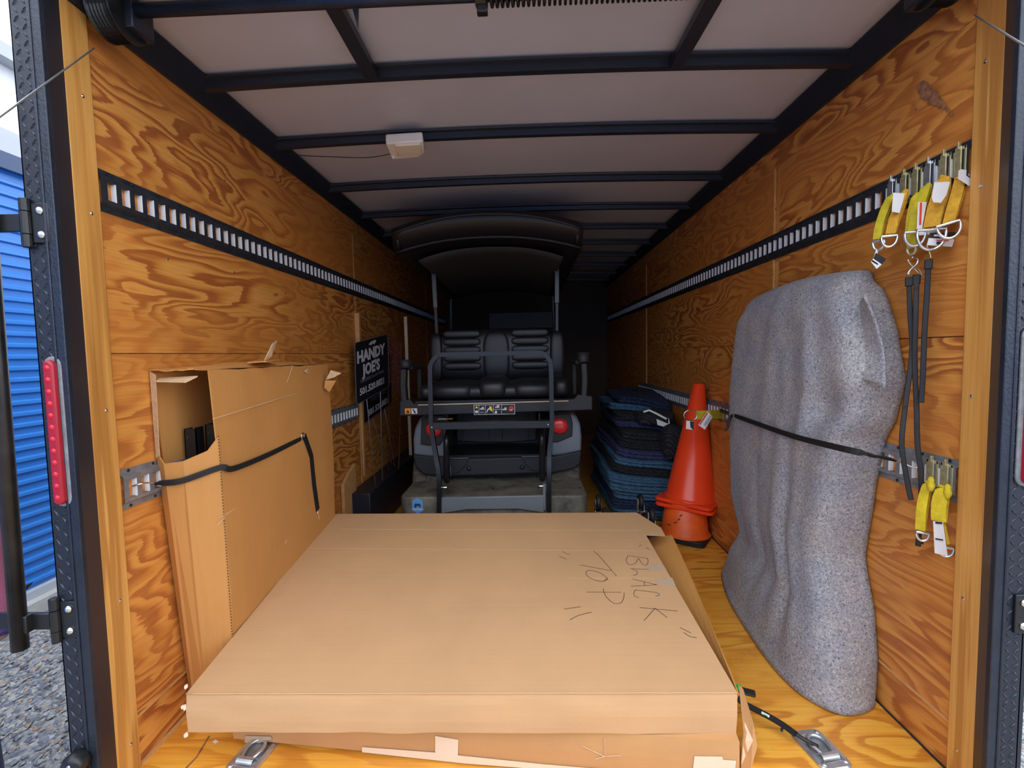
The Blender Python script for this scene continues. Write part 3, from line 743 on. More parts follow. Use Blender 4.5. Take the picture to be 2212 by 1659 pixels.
# handwriting
def stroke(mb, pts, w_=.0020):
    ps = [T(*p, .0008) for p in pts]
    mb.ribbon(ps, w_, .0004, nn)
c6 = lambda x, y: (1100+x/2.866, 1080+y/2.866)
hw = MB()
strokes = [
 [(803, 290), (818, 278)], [(848, 293), (868, 308)],
 [(735, 345), (858, 362)], [(735, 345), (724, 372), (735, 395), (758, 400), (784, 390), (800, 362), (815, 385), (835, 402), (852, 400), (860, 382), (856, 362)],
 [(748, 425), (872, 430)], [(760, 428), (790, 440), (790, 460), (765, 467)],
 [(760, 488), (915, 525)], [(915, 525), (752, 534)], [(835, 505), (838, 530)],
 [(780, 556), (772, 575), (778, 595), (802, 605)], [(780, 556), (850, 565), (905, 572), (928, 582), (925, 592), (905, 594)],
 [(808, 666), (1042, 687)], [(903, 670), (835, 747)], [(903, 670), (978, 728)],
 [(1058, 790), (1125, 823)], [(1080, 820), (1120, 845), (1160, 852)],
 [(310, 348), (355, 366)], [(328, 318), (375, 340)],
 [(438, 402), (632, 438)], [(522, 315), (560, 350), (625, 425), (664, 470)],
 [(606, 482), (580, 505), (540, 498), (495, 480), (476, 455), (482, 440), (510, 436), (560, 450), (600, 478), (609, 492), (590, 500)],
 [(478, 570), (692, 571)], [(582, 549), (590, 580), (610, 610), (650, 640), (690, 637), (708, 610), (712, 575)],
 [(340, 675), (443, 661)], [(374, 743), (430, 715), (510, 694)]]
for s_ in strokes: 
    p3 = [c6(*p) for p in s_]
    if len(p3) > 2: p3 = [(v.x, v.y) for v in smooth_pts([(a, b_, 0) for a, b_ in p3], 4)]
    stroke(hw, p3)
hw.build('handwriting', M['pen'], ub, fix=False)
# dents and score lines
for a, b_ in (((735, 1143), (1380, 1146)), ((640, 1184), (1405, 1190)), ((1230, 1249), (1438, 1250))):
    MB().tube([T(*a, 0), T(*b_, 0)], .0005, 5).build('score_line', M['card_edge'], ub)

lb = empty('flat_cardboard_box', (-.2, 1.9, 0), 'scuffed flat cardboard box with white tape lying beneath the one with writing', 'cardboard box')
u1 = V((1, -.094, 0)).normalized(); B0 = V((-.985, 1.451, .012)); sl = (FL.z-NL.z)/(FL.y-NL.y)
u2 = V((.094, 1, sl*.98)).normalized()
Wd, Ln = 1.585, 1.02
def LB(u, v, h): return B0+u1*u+u2*v+V((0, 0, h))
def lh(u): return .118+.010*u/Wd
mb = MB()
A0, A1 = LB(0, 0, 0), LB(Wd, 0, 0)
mb.grid(lambda u, v: LB(u*Wd, -.003*math.sin(v*PI), lh(u*Wd)*(1-v))+V((0, 0, -.010*u*v)), 40, 5)
topq = [LB(0, 0, lh(0)), LB(Wd, 0, lh(Wd)), LB(Wd, Ln, lh(Wd)-.006), LB(0, Ln, lh(0)-.006)]
mb.prism(topq, (0, 0, -.004)); mb.prism([LB(0, 0, 0), LB(Wd, 0, -.01), LB(Wd, Ln, 0), LB(0, Ln, 0)], (0, 0, .004))
mb.prism([LB(0, 0, 0), LB(0, Ln, 0), LB(0, Ln, .11), LB(0, 0, .115)], (.004, 0, 0))
mb.prism([LB(Wd, 0, -.008), LB(Wd, Ln, 0), LB(Wd, Ln, .11), LB(Wd, 0, .125)], (-.004, 0, 0))
mb.prism([LB(0, Ln, 0), LB(Wd, Ln, 0), LB(Wd, Ln, .11), LB(0, Ln, .11)], (0, -.004, 0))
mb.build('box_body', M['card2'], lb, fix=False)
def F(px, py, o=-.0055):   # onto the near face plane
    n2 = u1.cross(V((0, 0, 1))).normalized(); return PN(px, py, B0+n2*(-o), n2)
tp = MB()
tp.prism([F(782, 1614), F(940, 1626), F(940, 1590), F(990, 1598), F(989, 1632), F(1180, 1652), F(1300, 1662), F(1300, 1672), F(1000, 1649), F(782, 1625)], (0, .001, 0))
tp.build('paper_tape', M['tape'], lb)
MB().prism([F(1500, 1634), F(1560, 1635), F(1562, 1642), F(1590, 1644), F(1585, 1690), F(1494, 1690)], (0, .001, 0)).build('paper_tape', M['tape'], lb)
MB().prism([F(530, 1590), F(585, 1591), F(587, 1597), F(560, 1605), F(528, 1604)], (0, .001, 0)).build('clear_tape', M['faint'], lb)
c = F(1306, 1634); mb = MB()
for q in ([(1258, 1612), (1306, 1634)], [(1306, 1595), (1307, 1632)], [(1306, 1634), (1340, 1632)], [(1306, 1634), (1286, 1640)]):
    mb.tube([F(*q[0]), F(*q[1])], .0012, 5)
mb.build('torn_crease', M['card_edge'], lb)
# flared torn side piece at the near right corner
mb = MB(); s0 = [P(1596, 1480, 1.42), P(1607, 1592, 1.312), P(1600, 1665, 1.34), P(1622, 1665, 1.37), P(1636, 1612, 1.40), P(1627, 1560, 1.43), P(1606, 1490, 1.46)]
mb.prism(s0, (.001, .004, 0)); mb.build('torn_flap', M['card2'], lb)
MB().prism([P(1608, 1560, 1.36), P(1625, 1598, 1.36), P(1600, 1650, 1.33), P(1604, 1600, 1.32)], (.001, -.003, 0)).build('torn_flap', M['tape'], lb)

# ================================================================ furniture dollies
def dolly(loc, label, flip=False):
    x, y, z = loc; t = empty('furniture_dolly', (x, y, z), label, 'dolly', 'caster dollies behind the flat boxes')
    f = -1 if flip else 1; zz = z+(.175 if flip else 0)
    Z = lambda h: zz+f*h
    W_, L_ = .185, .13
    for sy in (-1, 1): MB().box((x-W_, y+sy*L_-.035, Z(.130)), (x+W_, y+sy*L_+.035, Z(.152))).build('cross_board', M['matte'], t, bevel=.004)
    for sx in (-1, 1): MB().box((x+sx*(W_-.04)-.035, y-L_-.035, Z(.152)), (x+sx*(W_-.04)+.035, y+L_+.035, Z(.175))).build('side_rail', M['matte'], t, bevel=.006)
    for sx in (-1, 1):
        for sy in (-1, 1):
            c = V((x+sx*(W_-.05), y+sy*L_, Z(.048)))
            wh = MB().lathe(c-V((.014, 0, 0)), (1, 0, 0), [(.040, 0), (.048, .006), (.048, .022), (.040, .028)], 24).build('caster_wheel', M['matte'], t, smooth=True)
            MB().lathe(c-V((.016, 0, 0)), (1, 0, 0), [(.02, 0), (.012, .001), (.012, .031), (.02, .032)], 14).build('hub', M['white'], wh)
            mb = MB()
            for q in (-1, 1): mb.prism([c+V((q*.018, -.012, 0)), c+V((q*.018, .012, 0)), c+V((q*.018, .026, f*.06)), c+V((q*.018, -.016, f*.06))], (q*.003, 0, 0))
            mb.box((c.x-.022, c.y-.022, c.z+f*.056), (c.x+.022, c.y+.028, c.z+f*.062)); mb.lathe((c.x, c.y+.005, c.z+f*.062 if f > 0 else c.z-.082), (0, 0, 1), [(.016, 0), (.016, .02)], 12)
            mb.build('caster_fork', M['chrome'], wh)
    return t
dolly((.58, 2.86, 0), 'black-railed furniture dolly standing on its casters beneath the upturned dolly')
dolly((.58, 2.86, .176), 'upturned furniture dolly whose caster wheels show above far edge of the flat box', True)

# ================================================================ tall cardboard box on the left
tb = empty('tall_cardboard_box', (-1.12, 2.0, 0), 'tall torn cardboard box standing on edge against left wall holding black brackets', 'cardboard box')
HT = 1.225
def lean(z): return 0*z          # leans towards the wall
def ysh(x, y, z): return (.02+.080*max(0, min(1, (-1.05-x)/.174)))*(1-z/HT)*max(0, (2.43-y)/.9)
def tq(x, y, z): return V((x, y+ysh(x, y, z), z))
secp = [(-1.224, 1.480), (-1.185, 1.462), (-1.128, 1.480), (-1.050, 1.558)]   # near end, folded strips
fx = lambda y: -1.050+.02*(y-1.56)
mb = MB()
def wallpanel(p, q, z0, z1, thick=.004):
    (xa, ya_), (xb, yb) = p, q; nrm = V((yb-ya_, -(xb-xa), 0)).normalized()*-thick
    mb.prism([tq(xa, ya_, z0[0]), tq(xb, yb, z0[1]), tq(xb, yb, z1[1]), tq(xa, ya_, z1[0])], nrm)
# near end strips up to the torn opening
ot = [.958, .925, .930, 1.02]
wallpanel(secp[0], secp[1], (0, 0), (ot[0], ot[1])); wallpanel(secp[1], secp[2], (0, 0), (ot[1], ot[2])); wallpanel(secp[2], (-1.075, 1.532), (0, 0), (ot[2], .955))
wallpanel((-1.075, 1.532), secp[3], (0, 0), (.955, 1.0))
mb.build('end_strip', M['card_tall'], tb, fix=False)
mb = MB()
def sidef(u, v):
    y = 1.558+u*(.872+.02*v); z = v*HT
    bend = -.020*max(0, (v-.62-.12*u)/.38) + .004*mnoise.noise(V((u*5, v*4, 0)))
    notch = 0
    return tq(fx(y)+bend, y, z+.006*mnoise.noise(V((u*8, 3, 0)))*(v > .99))
mb.grid(sidef, 40, 40)
side = mb.build('side_panel', M['card_tall'], tb, solid=.005, fix=False)
tag(side, None)
mb = MB()
mb.prism([tq(-1.224, 1.52, 0), tq(-1.224, 2.45, 0), tq(-1.224, 2.45, HT), tq(-1.224, 1.50, HT-.005)], (.004, 0, 0))
mb.prism([tq(-1.224, 2.45, 0), tq(-1.035, 2.44, 0), tq(-1.055, 2.44, HT), tq(-1.224, 2.45, HT)], (0, -.004, 0))
mb.prism([tq(-1.224, 1.57, 0), tq(-1.055, 1.57, 0), tq(-1.04, 2.44, 0), tq(-1.224, 2.45, 0)], (0, 0, .004))
mb.build('box_body', M['card_tall'], tb)
mb = MB(); mb.prism([tq(-1.225, 1.478, .94), tq(-1.205, 1.470, .95), tq(-1.200, 1.49, HT-.01), tq(-1.225, 1.50, HT)], (0, .004, 0))
mb.build('torn_edge', M['card_edge'], tb)
mb = MB()
mb.grid(lambda u, v: tq(-1.224+.155*u-.005*v, 1.50+.945*v+(.012*mnoise.noise(V((u*6, 0, 1))) if v < .02 else 0), HT+.004+.018*math.sin(PI*v)*math.sin(PI*u)+.006*mnoise.noise(V((u*4, v*7, 0)))), 12, 30)
tag(mb.build('top_flap', M['card_tall'], tb, solid=.004, fix=False), 'top flap, buckled and torn')
tp0 = P(561, 783, 1.90)
MB().prism([P(568, 782, 1.86), P(585, 770, 1.90), P(597, 736, 1.93), P(588, 742, 1.88)], (.002, .003, 0)).build('torn_tab', M['card_edge'], tb)
MB().prism([tq(-1.08, 1.80, HT+.02), tq(-1.02, 1.83, HT+.022), tq(-1.05, 1.99, HT+.028), tq(-1.13, 1.97, HT+.028)], (0, 0, .004)).build('torn_tab', M['card_tall'], tb)
xx = -1.022
MB().prism([P(705, 820, 2.37), P(716, 800, 2.37), P(738, 806, 2.40), P(720, 816, 2.38)], (-.003, -.002, 0)).build('torn_tab', M['card_edge'], tb)
MB().prism([P(704, 822, 2.37), P(726, 822, 2.40), P(712, 846, 2.38), P(702, 838, 2.36)], (-.003, -.002, 0)).build('torn_tab', M['card_tall'], tb)
def onside(px, py): return PX(px, py, -1.045)
MB().prism([onside(614, 1172), onside(624, 1155), onside(627, 1180), onside(619, 1178)], (.004, -.004, .002)).build('torn_tab', M['card_edge'], tb)
MB().prism([onside(655, 802), onside(664, 795), onside(664, 808)], (.003, -.003, 0)).build('torn_tab', M['card_edge'], tb)
mb = MB()
for a, b_ in (((460, 905), (705, 830)), ((470, 1135), (485, 1118)), ((475, 1120), (715, 960)), ((603, 1200), (618, 1175)), ((620, 826), (632, 790))):
    mb.tube([PX(*a, -1.0475), PX(*b_, -1.0475)], .0016, 5)
mb.build('fold_line', M['card_edge'], tb)
# perforated corrugated corner
mb = MB(); k = 0; z = .02
while z < 1.0:
    p = tq(-1.050, 1.556, z); mb.obox(p+V((.0015, -.001, .003)), V((.0008, 0, 0)), V((0, .0016, 0)), V((0, 0, .0018))); z += .0105
mb.build('flute_edge', M['pen'], tb)
MB().prism([tq(-1.195, 1.485, 1.192), tq(-1.10, 1.49, 1.188), tq(-1.08, 1.52, 1.205), tq(-1.21, 1.52, 1.20)], (0, 0, .004)).build('torn_tab', M['card_edge'], tb)
# black steel brackets inside
for i, (dx, hz, lab) in enumerate(((0, 1.02, 'black steel channel bracket nearest the wall inside the tall torn box'), (.055, 1.03, 'black steel channel bracket further from the wall inside the tall torn box'))):
    x = -1.205+dx; y = 1.61+i*.03; mb = MB()
    mb.box((x, y, .006), (x+.042, y+.004, hz)); mb.box((x, y, .006), (x+.003, y+.04, hz)); mb.box((x+.039, y, .006), (x+.042, y+.04, hz+.004))
    o = mb.build('steel_bracket', M['frame']); tag(o, lab, 'bracket', 'brackets in the tall box')
    MB().lathe((x+.012, y-.0005, hz-.03), (0, -1, 0), [(.005, 0), (.005, .001)], 12).build('bolt_hole', M['print'], o)

# rubber strap round the tall box
def rubber_strap(name, pts, label, up, wid=.022, th=.006, holes=(), ends=None, group='black rubber tie-down straps'):
    r_ = empty(name, pts[0], label, 'strap', group)
    ps = smooth_pts(pts, 8) if len(pts) > 2 else [V(p) for p in pts]
    MB().ribbon(ps, wid, th, up).build('band', M['matte'], r_, bevel=.0015)
    return r_, ps
sx_ = -.992
pts = [PX(318, 1027, -1.2), V((-1.198, 1.52, .865)), PX(400, 1024, -1.115)+V((0, -.02, 0)), V((-1.018, 1.545, .905))]
pts = [V((-1.205, 1.50, .862)), V((-1.16, 1.512, .866)), V((-1.10, 1.507, .872)), V((-1.02, 1.548, .896)), V((-1.004, 1.64, .920)), V((-1.002, 1.90, .955)), V((-1.002, 2.22, 1.0))]
def sidepx(px, py, X): return PX(px, py, X)
pts = [V((-1.222, 1.490, .860)), V((-1.185, 1.482, .862)), V((-1.128, 1.492, .868)), V((-1.050, 1.562, .892))] + [sidepx(*q, -1.040) for q in ((505, 1012), (580, 982), (655, 945))]
rs, _ = rubber_strap('rubber_strap', pts, 'black rubber strap stretched across the tall cardboard box with one end dangling', (1, -.3, 0), wid=.020)
c = pts[-1]
rs2, _ = c, None
MB().ribbon([c+V((.004, 0, .008)), sidepx(672, 985, -1.034), sidepx(678, 1045, -1.034), sidepx(686, 1102, -1.034)], .036, .005, (1, 0, 0)).build('loose_end', M['matte'], rs)
MB().ribbon([c, sidepx(680, 935, -1.040), sidepx(706, 916, -1.040), V((-1.08, 2.50, 1.0)), V((-1.215, 2.62, .93))], .018, .005, (1, 0, 0)).build('band', M['matte'], rs)
MB().tube(arc(c+V((.008, -.02, .01)), .014, -.5, 4.5, 10, (0, 1, 0), (0, 0, 1)), .0028, 8).build('hook', M['chrome'], rs, smooth=True)
e_ = sidepx(686, 1104, -1.034)
MB().tube([e_, e_+V((0, .004, -.02)), e_+V((.002, .010, -.035)), e_+V((.004, .004, -.045))], .0022, 8).build('hook', M['chrome'], rs, smooth=True)
a = V((-1.215, 1.405, .868)); MB().tube(smooth_pts([V((-1.222, 1.40, .875)), V((-1.20, 1.41, .880)), V((-1.195, 1.455, .872)), V((-1.215, 1.490, .860))], 6), .0026, 8).build('hook', M['chrome'], rs, smooth=True)

# ================================================================ left rear: wheel box, board, lumber, signs
struct(MB().box((-1.229, 3.13, 0), (-1.08, 4.7, .33)), 'trim_28', M['black'], bevel=.006)
tag(MB().prism([(-1.226, 3.00, 0), (-1.226, 3.22, 0), (-1.226, 3.22, .52), (-1.226, 3.10, .48), (-1.226, 3.0, .43)], (.022, 0, 0)).build('plywood_offcut', M['ply_edge'], None, bevel=.002), 'small plywood offcut standing against the left wall beside the black wheel box', 'board')
a, b_ = P(771, 676, 3.40), V((-1.20, 3.56, .333))
b_ = P(784, 1028, 3.46)
mb = MB(); mb.obox((a+b_)/2, V((.019, 0, 0)), V((0, .017, 0)), (a-b_)/2); tag(mb.build('wooden_stake', M['ply_edge'], None, bevel=.003), 'long thin wooden stake leaning on left wall behind the black yard signs', 'stake')
a, b_ = P(876, 684, 4.3), V((-1.10, 4.35, .333))
mb = MB(); mb.obox((a+b_)/2, V((.014, 0, 0)), V((0, .012, 0)), (a-b_)/2); tag(mb.build('wooden_stake', M['tape'], None, bevel=.003), 'pale narrow stake standing deeper in, just left of the cart arm rest', 'stake')

def yard_sign(TL, TR, BL, label, texts, foot, logo=True, textmat=None):
    TL, TR, BL = V(TL), V(TR), V(BL); xd = (TR-TL); wd = xd.length; xd.normalize(); yd = (TL-BL); hh = yd.length; yd.normalize()
    n = xd.cross(yd).normalized()
    t = empty('yard_sign', foot, label, 'sign', 'black yard signs leaning on the left wall')
    rr = [BL+xd*p[0]+yd*p[1]-n*.004 for p in rrect(0, 0, wd, hh, .03)]
    MB().prism(rr, n*.004).build('board', M['sign'], t)
    mb2 = MB(); ring = [BL+xd*p[0]+yd*p[1] for p in rrect(0, 0, wd, hh, .03)]
    MB().tube(ring, .0022, 5, closed=True).build('edge_trim', M['signdim'], t)
    O = BL+n*.0006
    by_mat = {}
    for s, u, v, size, mt, bold, sx in texts:
        mbx = by_mat.setdefault(mt, MB())
        text_mb(s, O+xd*(u*wd)+yd*(v*hh), xd, yd, size*hh, bold*hh, .0004, mbx, 'CENTER', sx)
    for mt, mbx in by_mat.items(): mbx.build('lettering', M[mt], t, fix=False)
    if logo:
        sil = [(-.16, .0), (-.15, .035), (-.10, .05), (-.06, .085), (-.01, .07), (.04, .09), (.09, .085), (.12, .10), (.15, .06), (.14, .02), (.10, .01), (.09, -.03), (.05, -.03), (.04, .0), (-.03, .0), (-.05, -.035), (-.09, -.03), (-.09, .0), (-.13, -.015)]
        MB().prism([O+xd*(wd*.5+p[0]*hh)+yd*(hh*.905+p[1]*hh*.6) for p in sil], n*.0006).build('logo', M['signtext'], t)
    for fx_ in (.3, .72):
        a = BL+xd*(wd*fx_)+yd*(hh*.3)-n*.006; b0 = BL+xd*(wd*fx_)-n*.006; c0 = V(foot)+xd*((fx_-.5)*wd*.5)
        MB().tube([a, b0, c0], .0032, 6).build('wire_stake', M['wire'], t, smooth=True)
    return t
TX = [('HANDY', .46, .66, .26, 'signtext', .012, 1.30), ("JOE'S", .45, .42, .26, 'signtext', .012, 1.25), ('DELIVERY & MOVING', .48, .315, .080, 'signdim', 0, 1.35), ('501.520.8821', .47, .12, .155, 'signtext', .004, 1.28)]
TX2 = [('HANDY', .5, .66, .27, 'signtext', .010, .92), ("JOE'S", .5, .46, .23, 'signtext', .010, 1.2), ('TREE SERVICE', .5, .30, .10, 'signdim', 0, 1.3), ('501.520.8821', .5, .08, .15, 'signtext', .004, 1.25)]
ya_, yb = 3.34, 3.46
TL = P(766, 741, 3.20); TR = P(837, 722, 3.80); BL = P(770, 875, 3.16)
yard_sign(TL, TR, BL, 'nearest black yard sign reading HANDY JOE\'S, leaning on the left wall', TX, (-1.09, 3.36, .333))
TL = P(784, 792, 3.52); TR = P(845, 765, 4.12); BL = P(786, 916, 3.48)
yard_sign(TL, TR, BL, 'lower black yard sign reading TREE SERVICE, half hidden behind the nearest one', TX2, (-1.12, 3.80, .333))
# red-brown lattice panel
TL = P(838, 727, 3.95); TR = P(866, 742, 3.80); BR = P(866, 852, 3.80); BL = P(838, 818, 3.95)
rw = empty('lattice_panel', (BL.x, 3.9, .333), 'dark red lattice panel propped behind the yard signs beside the cart', 'panel')
mb = MB()
for k in range(9):
    t = k/8; mb.tube([TL.lerp(TR, t), BL.lerp(BR, t)], .004, 5)
for k in range(13):
    t = k/12; mb.tube([TL.lerp(BL, t), TR.lerp(BR, t)], .003, 5)
mb.build('lattice', M['redweave'], rw)
MB().tube([BL, V((BL.x, BL.y+.02, .333))], .005, 6).build('post', M['redweave'], rw)
MB().tube([BR, V((BR.x, BR.y+.02, .333)) if BR.x < -1.07 else V((-1.07, 3.82, .333))], .005, 6).build('post', M['redweave'], rw)

# ================================================================ golf cart
gc = empty('golf_cart', (-.23, 4.2, 0), 'black and grey golf cart parked rear end towards the door, with rear-facing seat', 'golf cart')
def B(name, mb, mat, par=None, **k): return mb.build(name, M[mat], par or gc, **k)
def px_prism(pts, Y, depth): return MB().prism([P(a, b_, Y) for a, b_ in pts], (0, depth, 0))
cxg = -.235
# foot platform
z1 = .358
plan = []
def plat(x0, x1, y0, y1, r): return [(a, b_) for a, b_ in rrect(x0, y0, x1, y1, r, 6)]
mb = MB(); pl_ = rrect(-.832, 2.95, .378, 3.47, .07, 6)
rings = [[V((x*(1-s_)+cxg*s_, y*(1-s_)+3.2*s_, z)) for x, y in pl_] for s_, z in ((.05, .20), (.0, .21), (0, z1-.012), (.012, z1-.003), (.03, z1))]
mb.loft(rings); B('foot_platform', mb, 'dusty', smooth=False)
B('platform_bumper', MB().prism([P(953, 1108, 2.945), P(948, 1073, 2.945), P(1175, 1068, 2.945), P(1175, 1106, 2.945), P(1120, 1098, 2.945), P(1010, 1099, 2.945)], (0, -.02, 0)), 'greybody', bevel=.006)
for a, b_ in (((950, 1048), (950, 1105)), ((1176, 1046), (1176, 1103))):
    B('hinge_plate', px_prism([(a[0]-3, a[1]), (a[0]+3, a[1]), (a[0]+3, b_[1]), (a[0]-3, b_[1])], 2.93, .05), 'greybody', bevel=.003)
for a in ((957, 1053), (1169, 1050)):
    q = P(*a, 2.95); B('pivot_bolt', MB().lathe(q-V((.012, 0, 0)), (1, 0, 0), [(.005, 0), (.005, .03), (.008, .031), (.008, .036)], 8), 'chrome')
for a in ((895, 1037), (878, 1060), (977, 1034), (1069, 1032), (1160, 1030), (966, 1057), (1065, 1056), (1163, 1054), (1243, 1030), (1252, 1054)):
    q = PZ(*a, z1); B('platform_screw', MB().lathe(q, (0, 0, 1), [(.011, 0), (.009, .002), (.004, .001)], 10), 'print')
# badge on the platform
bc = P(902, 1093, 2.944)
hexp = [(0, .052), (.034, .036), (.034, -.012), (.04, -.020), (.034, -.03), (0, -.052), (-.034, -.03), (-.04, -.020), (-.034, -.012), (-.034, .036)]
bg_ = B('badge', MB().prism([bc+V((a, 0, b_)) for a, b_ in hexp], (0, .004, 0)), 'blue_p')
mb = MB().prism([bc+V((a, -.0006, b_)) for a, b_ in [(-.022, -.008), (-.02, .010), (-.012, .018), (.0, .014), (.012, .017), (.02, .008), (.018, -.010), (.010, -.010), (.008, 0), (-.006, 0), (-.008, -.010), (-.016, -.010)]], (0, .0006, 0)); mb.build('emblem', M['navytrim'], bg_)
text_mb('Pop & Mops', bc+V((0, -.0015, -.025)), (1, 0, 0), (0, 0, 1), .013, .0003, .0003, None, 'CENTER').build('lettering', M['paper'], bg_, fix=False)
# grab rail
sq = [(-.017, -.014), (-.017, .014), (.017, .014), (.017, -.014)]
yb = 2.925
path = [(949, 1112), (949, 1032), (942, 985), (936, 950), (932, 915), (931, 860), (930, 800), (934, 782), (945, 770), (962, 766), (1060, 764), (1158, 762), (1175, 766), (1186, 777), (1190, 797), (1191, 860), (1192, 915), (1189, 950), (1186, 985), (1186, 1032), (1186, 1110)]
yy = [yb]*2+[yb+.02, yb+.03]+[yb+.03]*13+[yb+.03, yb+.02]+[yb]*2
gp = [P(a, b_, y) for (a, b_), y in zip(path, yy)]
gr = B('grab_rail', MB().tube(smooth_pts(gp, 4), 0, shape=sq, up=(0, 1, 0)), 'frame', bevel=.004)
cb = MB().box((P(934, 928, 2.955).x, 2.94, P(934, 928, 2.955).z), (P(1190, 905, 2.955).x, 2.985, P(1190, 908, 2.955).z)); B('cross_brace', cb, 'frame', bevel=.003)
for a in ((933, 923), (1184, 917)):
    B('brace_screw', MB().lathe(P(*a, 2.932), (0, -1, 0), [(.005, 0), (.004, .003)], 10), 'chrome')
for sgn, pa_ in ((-1, [(964, 950), (964, 1022)]), (1, [(1171, 944), (1171, 1018)])):
    A = P(*pa_[0], 3.10); C_ = P(*pa_[1], 3.12)
    B('seat_support_tube', MB().tube(smooth_pts([A+V((0, .25, .05)), A+V((0, .06, .035)), A+V((0, 0, -.01)), A.lerp(C_, .5), C_+V((0, .0, -.03)), C_+V((0, .03, -.06))], 5), .020, 12), 'frame', smooth=True)
# seat bracket with arm-rest sockets
yS = 3.10
B('seat_frame', MB().prism([P(863, 868, yS), P(885, 862, yS), P(893, 872, yS), P(1240, 862, yS), P(1248, 852, yS), P(1280, 856, yS), P(1280, 886, yS), P(863, 899, yS)], (0, .06, 0)), 'plastic', bevel=.006)
a0, a1 = P(896, 868, yS+.02), P(1240, 860, yS+.02)
B('seat_tray', MB().box((a0.x, yS+.02, a0.z-.02), (a1.x, yS+.55, a0.z+.005)), 'frame', bevel=.004)
B('seat_pipe', MB().tube([P(903, 875, yS-.003), P(1228, 866, yS-.003)], .0032, 8), 'tape')
for s, (px0, px1, pt, pb_, cup) in enumerate(((868, 882, 796, 868, (861, 891, 774, 798)), (1253, 1268, 784, 858, (1246, 1274, 758, 786)))):
    A = P((px0+px1)/2, pb_, yS+.03); C_ = P((px0+px1)/2+(-2 if s == 0 else 0), pt, yS+.03)
    ar = B('arm_rest', MB().tube([A, A.lerp(C_, .5)+V((.006*(1 if s else -1), .0, 0)), C_], 0, shape=[(-.03, -.020), (-.03, .020), (.03, .020), (.03, -.020)], up=(0, 1, 0)), 'plastic', bevel=.008)
    ct = P((cup[0]+cup[1])/2, cup[2]+3, yS+.02); cbm = P((cup[0]+cup[1])/2, cup[3]-3, yS+.02); hgt = ct.z-cbm.z; r_ = (cup[1]-cup[0])/2/CAM_F*yS
    B('cup_holder', MB().lathe((cbm.x, cbm.y, cbm.z), (0, 0, 1), [(r_*.82, 0), (r_*.9, .01), (r_, hgt), (r_*.86, hgt), (r_*.8, hgt*.3)], 24), 'plastic', par=ar, smooth=True)
    s1 = -1 if s == 0 else 1
    B('arm_pad', MB().obox(C_+V((-s1*.02, .20, .005)), V((.032, 0, 0)), V((0, .17, 0)), V((0, 0, .018))), 'plastic', par=ar, bevel=.012)
    B('rear_post', MB().obox(A.lerp(C_, .5)+V((-s1*.03, .32, 0)), V((.015, 0, 0)), V((0, .02, 0)), V((0, 0, .12))), 'plastic', par=ar, bevel=.004)
# rear seat cushion
def cushion(x0, x1, y0, y1, z0, z1, name, bulge=.02, par=None, mat='seat', ex=4.0):
    cx_, cy_, cz_ = (x0+x1)/2, (y0+y1)/2, (z0+z1)/2; hx, hy, hz = (x1-x0)/2, (y1-y0)/2, (z1-z0)/2
    mb = MB(); nu, nv = 32, 14
    def f(c_, e): return math.copysign(abs(c_)**(2/e), c_)
    rings = []
    for j in range(nv+1):
        ph = -PI/2+PI*j/nv
        rings.append([V((cx_+hx*f(math.cos(ph), 3)*f(math.cos(2*PI*i/nu), ex), cy_+hy*f(math.cos(ph), 3)*f(math.sin(2*PI*i/nu), ex), cz_+hz*f(math.sin(ph), 3))) for i in range(nu)])
    mb.loft(rings, cap=False); return B(name, mb, mat, par=par, smooth=True)
sL, sR = P(903, 845, 3.12).x, P(1230, 845, 3.12).x; zb_, zt_ = P(1060, 868, 3.12).z, P(1060, 822, 3.2).z
c1, c2 = P(1027, 845, 3.12).x, P(1100, 845, 3.12).x
sc_ = cushion(sL, sR, 3.15, 3.66, zb_, zt_-.01, 'seat_cushion')
cushion(sL+.06, c1-.002, 3.125, 3.62, zb_+.002, zt_, 'seat_pad', par=sc_); cushion(c1+.002, c2-.002, 3.12, 3.62, zb_+.002, zt_+.028, 'seat_pad', par=sc_); cushion(c2+.002, sR-.09, 3.125, 3.62, zb_+.002, zt_+.004, 'seat_pad', par=sc_)
cushion(sL-.004, sL+.09, 3.13, 3.6, zb_+.004, zt_-.006, 'seat_pad', par=sc_); cushion(sR-.105, sR+.004, 3.125, 3.6, zb_+.006, zt_+.026, 'seat_pad', par=sc_)
# back rest
bL, bR = P(926, 760, 3.66).x, P(1222, 760, 3.66).x; bz0, bz1 = P(1070, 828, 3.66).z, P(1070, 708, 3.66).z
br = cushion(bL, bR, 3.68, 3.86, bz0, bz1, 'back_rest', ex=6)
for x0p, x1p in ((957, 1038), (1105, 1186)):
    xa, xb = P(x0p, 760, 3.66).x, P(x1p, 760, 3.66).x; n = 5
    for k in range(n):
        za = P(1000, 800-k*17.5, 3.66).z; zb2 = P(1000, 800-(k+1)*17.5, 3.66).z
        cushion(xa, xb, 3.662, 3.74, za-.003, zb2+.003, 'back_rib', par=br, ex=10)
xa, xb = P(1042, 760, 3.66).x, P(1101, 760, 3.66).x
cushion(xa, xb, 3.665, 3.75, bz0+.01, bz1-.02, 'back_pad', par=br, ex=5)
cushion(bL+.005, P(955, 760, 3.66).x, 3.66, 3.76, bz0+.02, bz1-.03, 'back_pad', par=br); cushion(P(1188, 760, 3.66).x, bR-.005, 3.66, 3.76, bz0+.02, bz1-.03, 'back_pad', par=br)
# front seat back rests further ahead
cushion(bL+.02, cxg-.02, 4.05, 4.2, bz0, bz1-.05, 'front_back_rest'); cushion(cxg+.02, bR-.02, 4.05, 4.2, bz0, bz1-.05, 'front_back_rest')
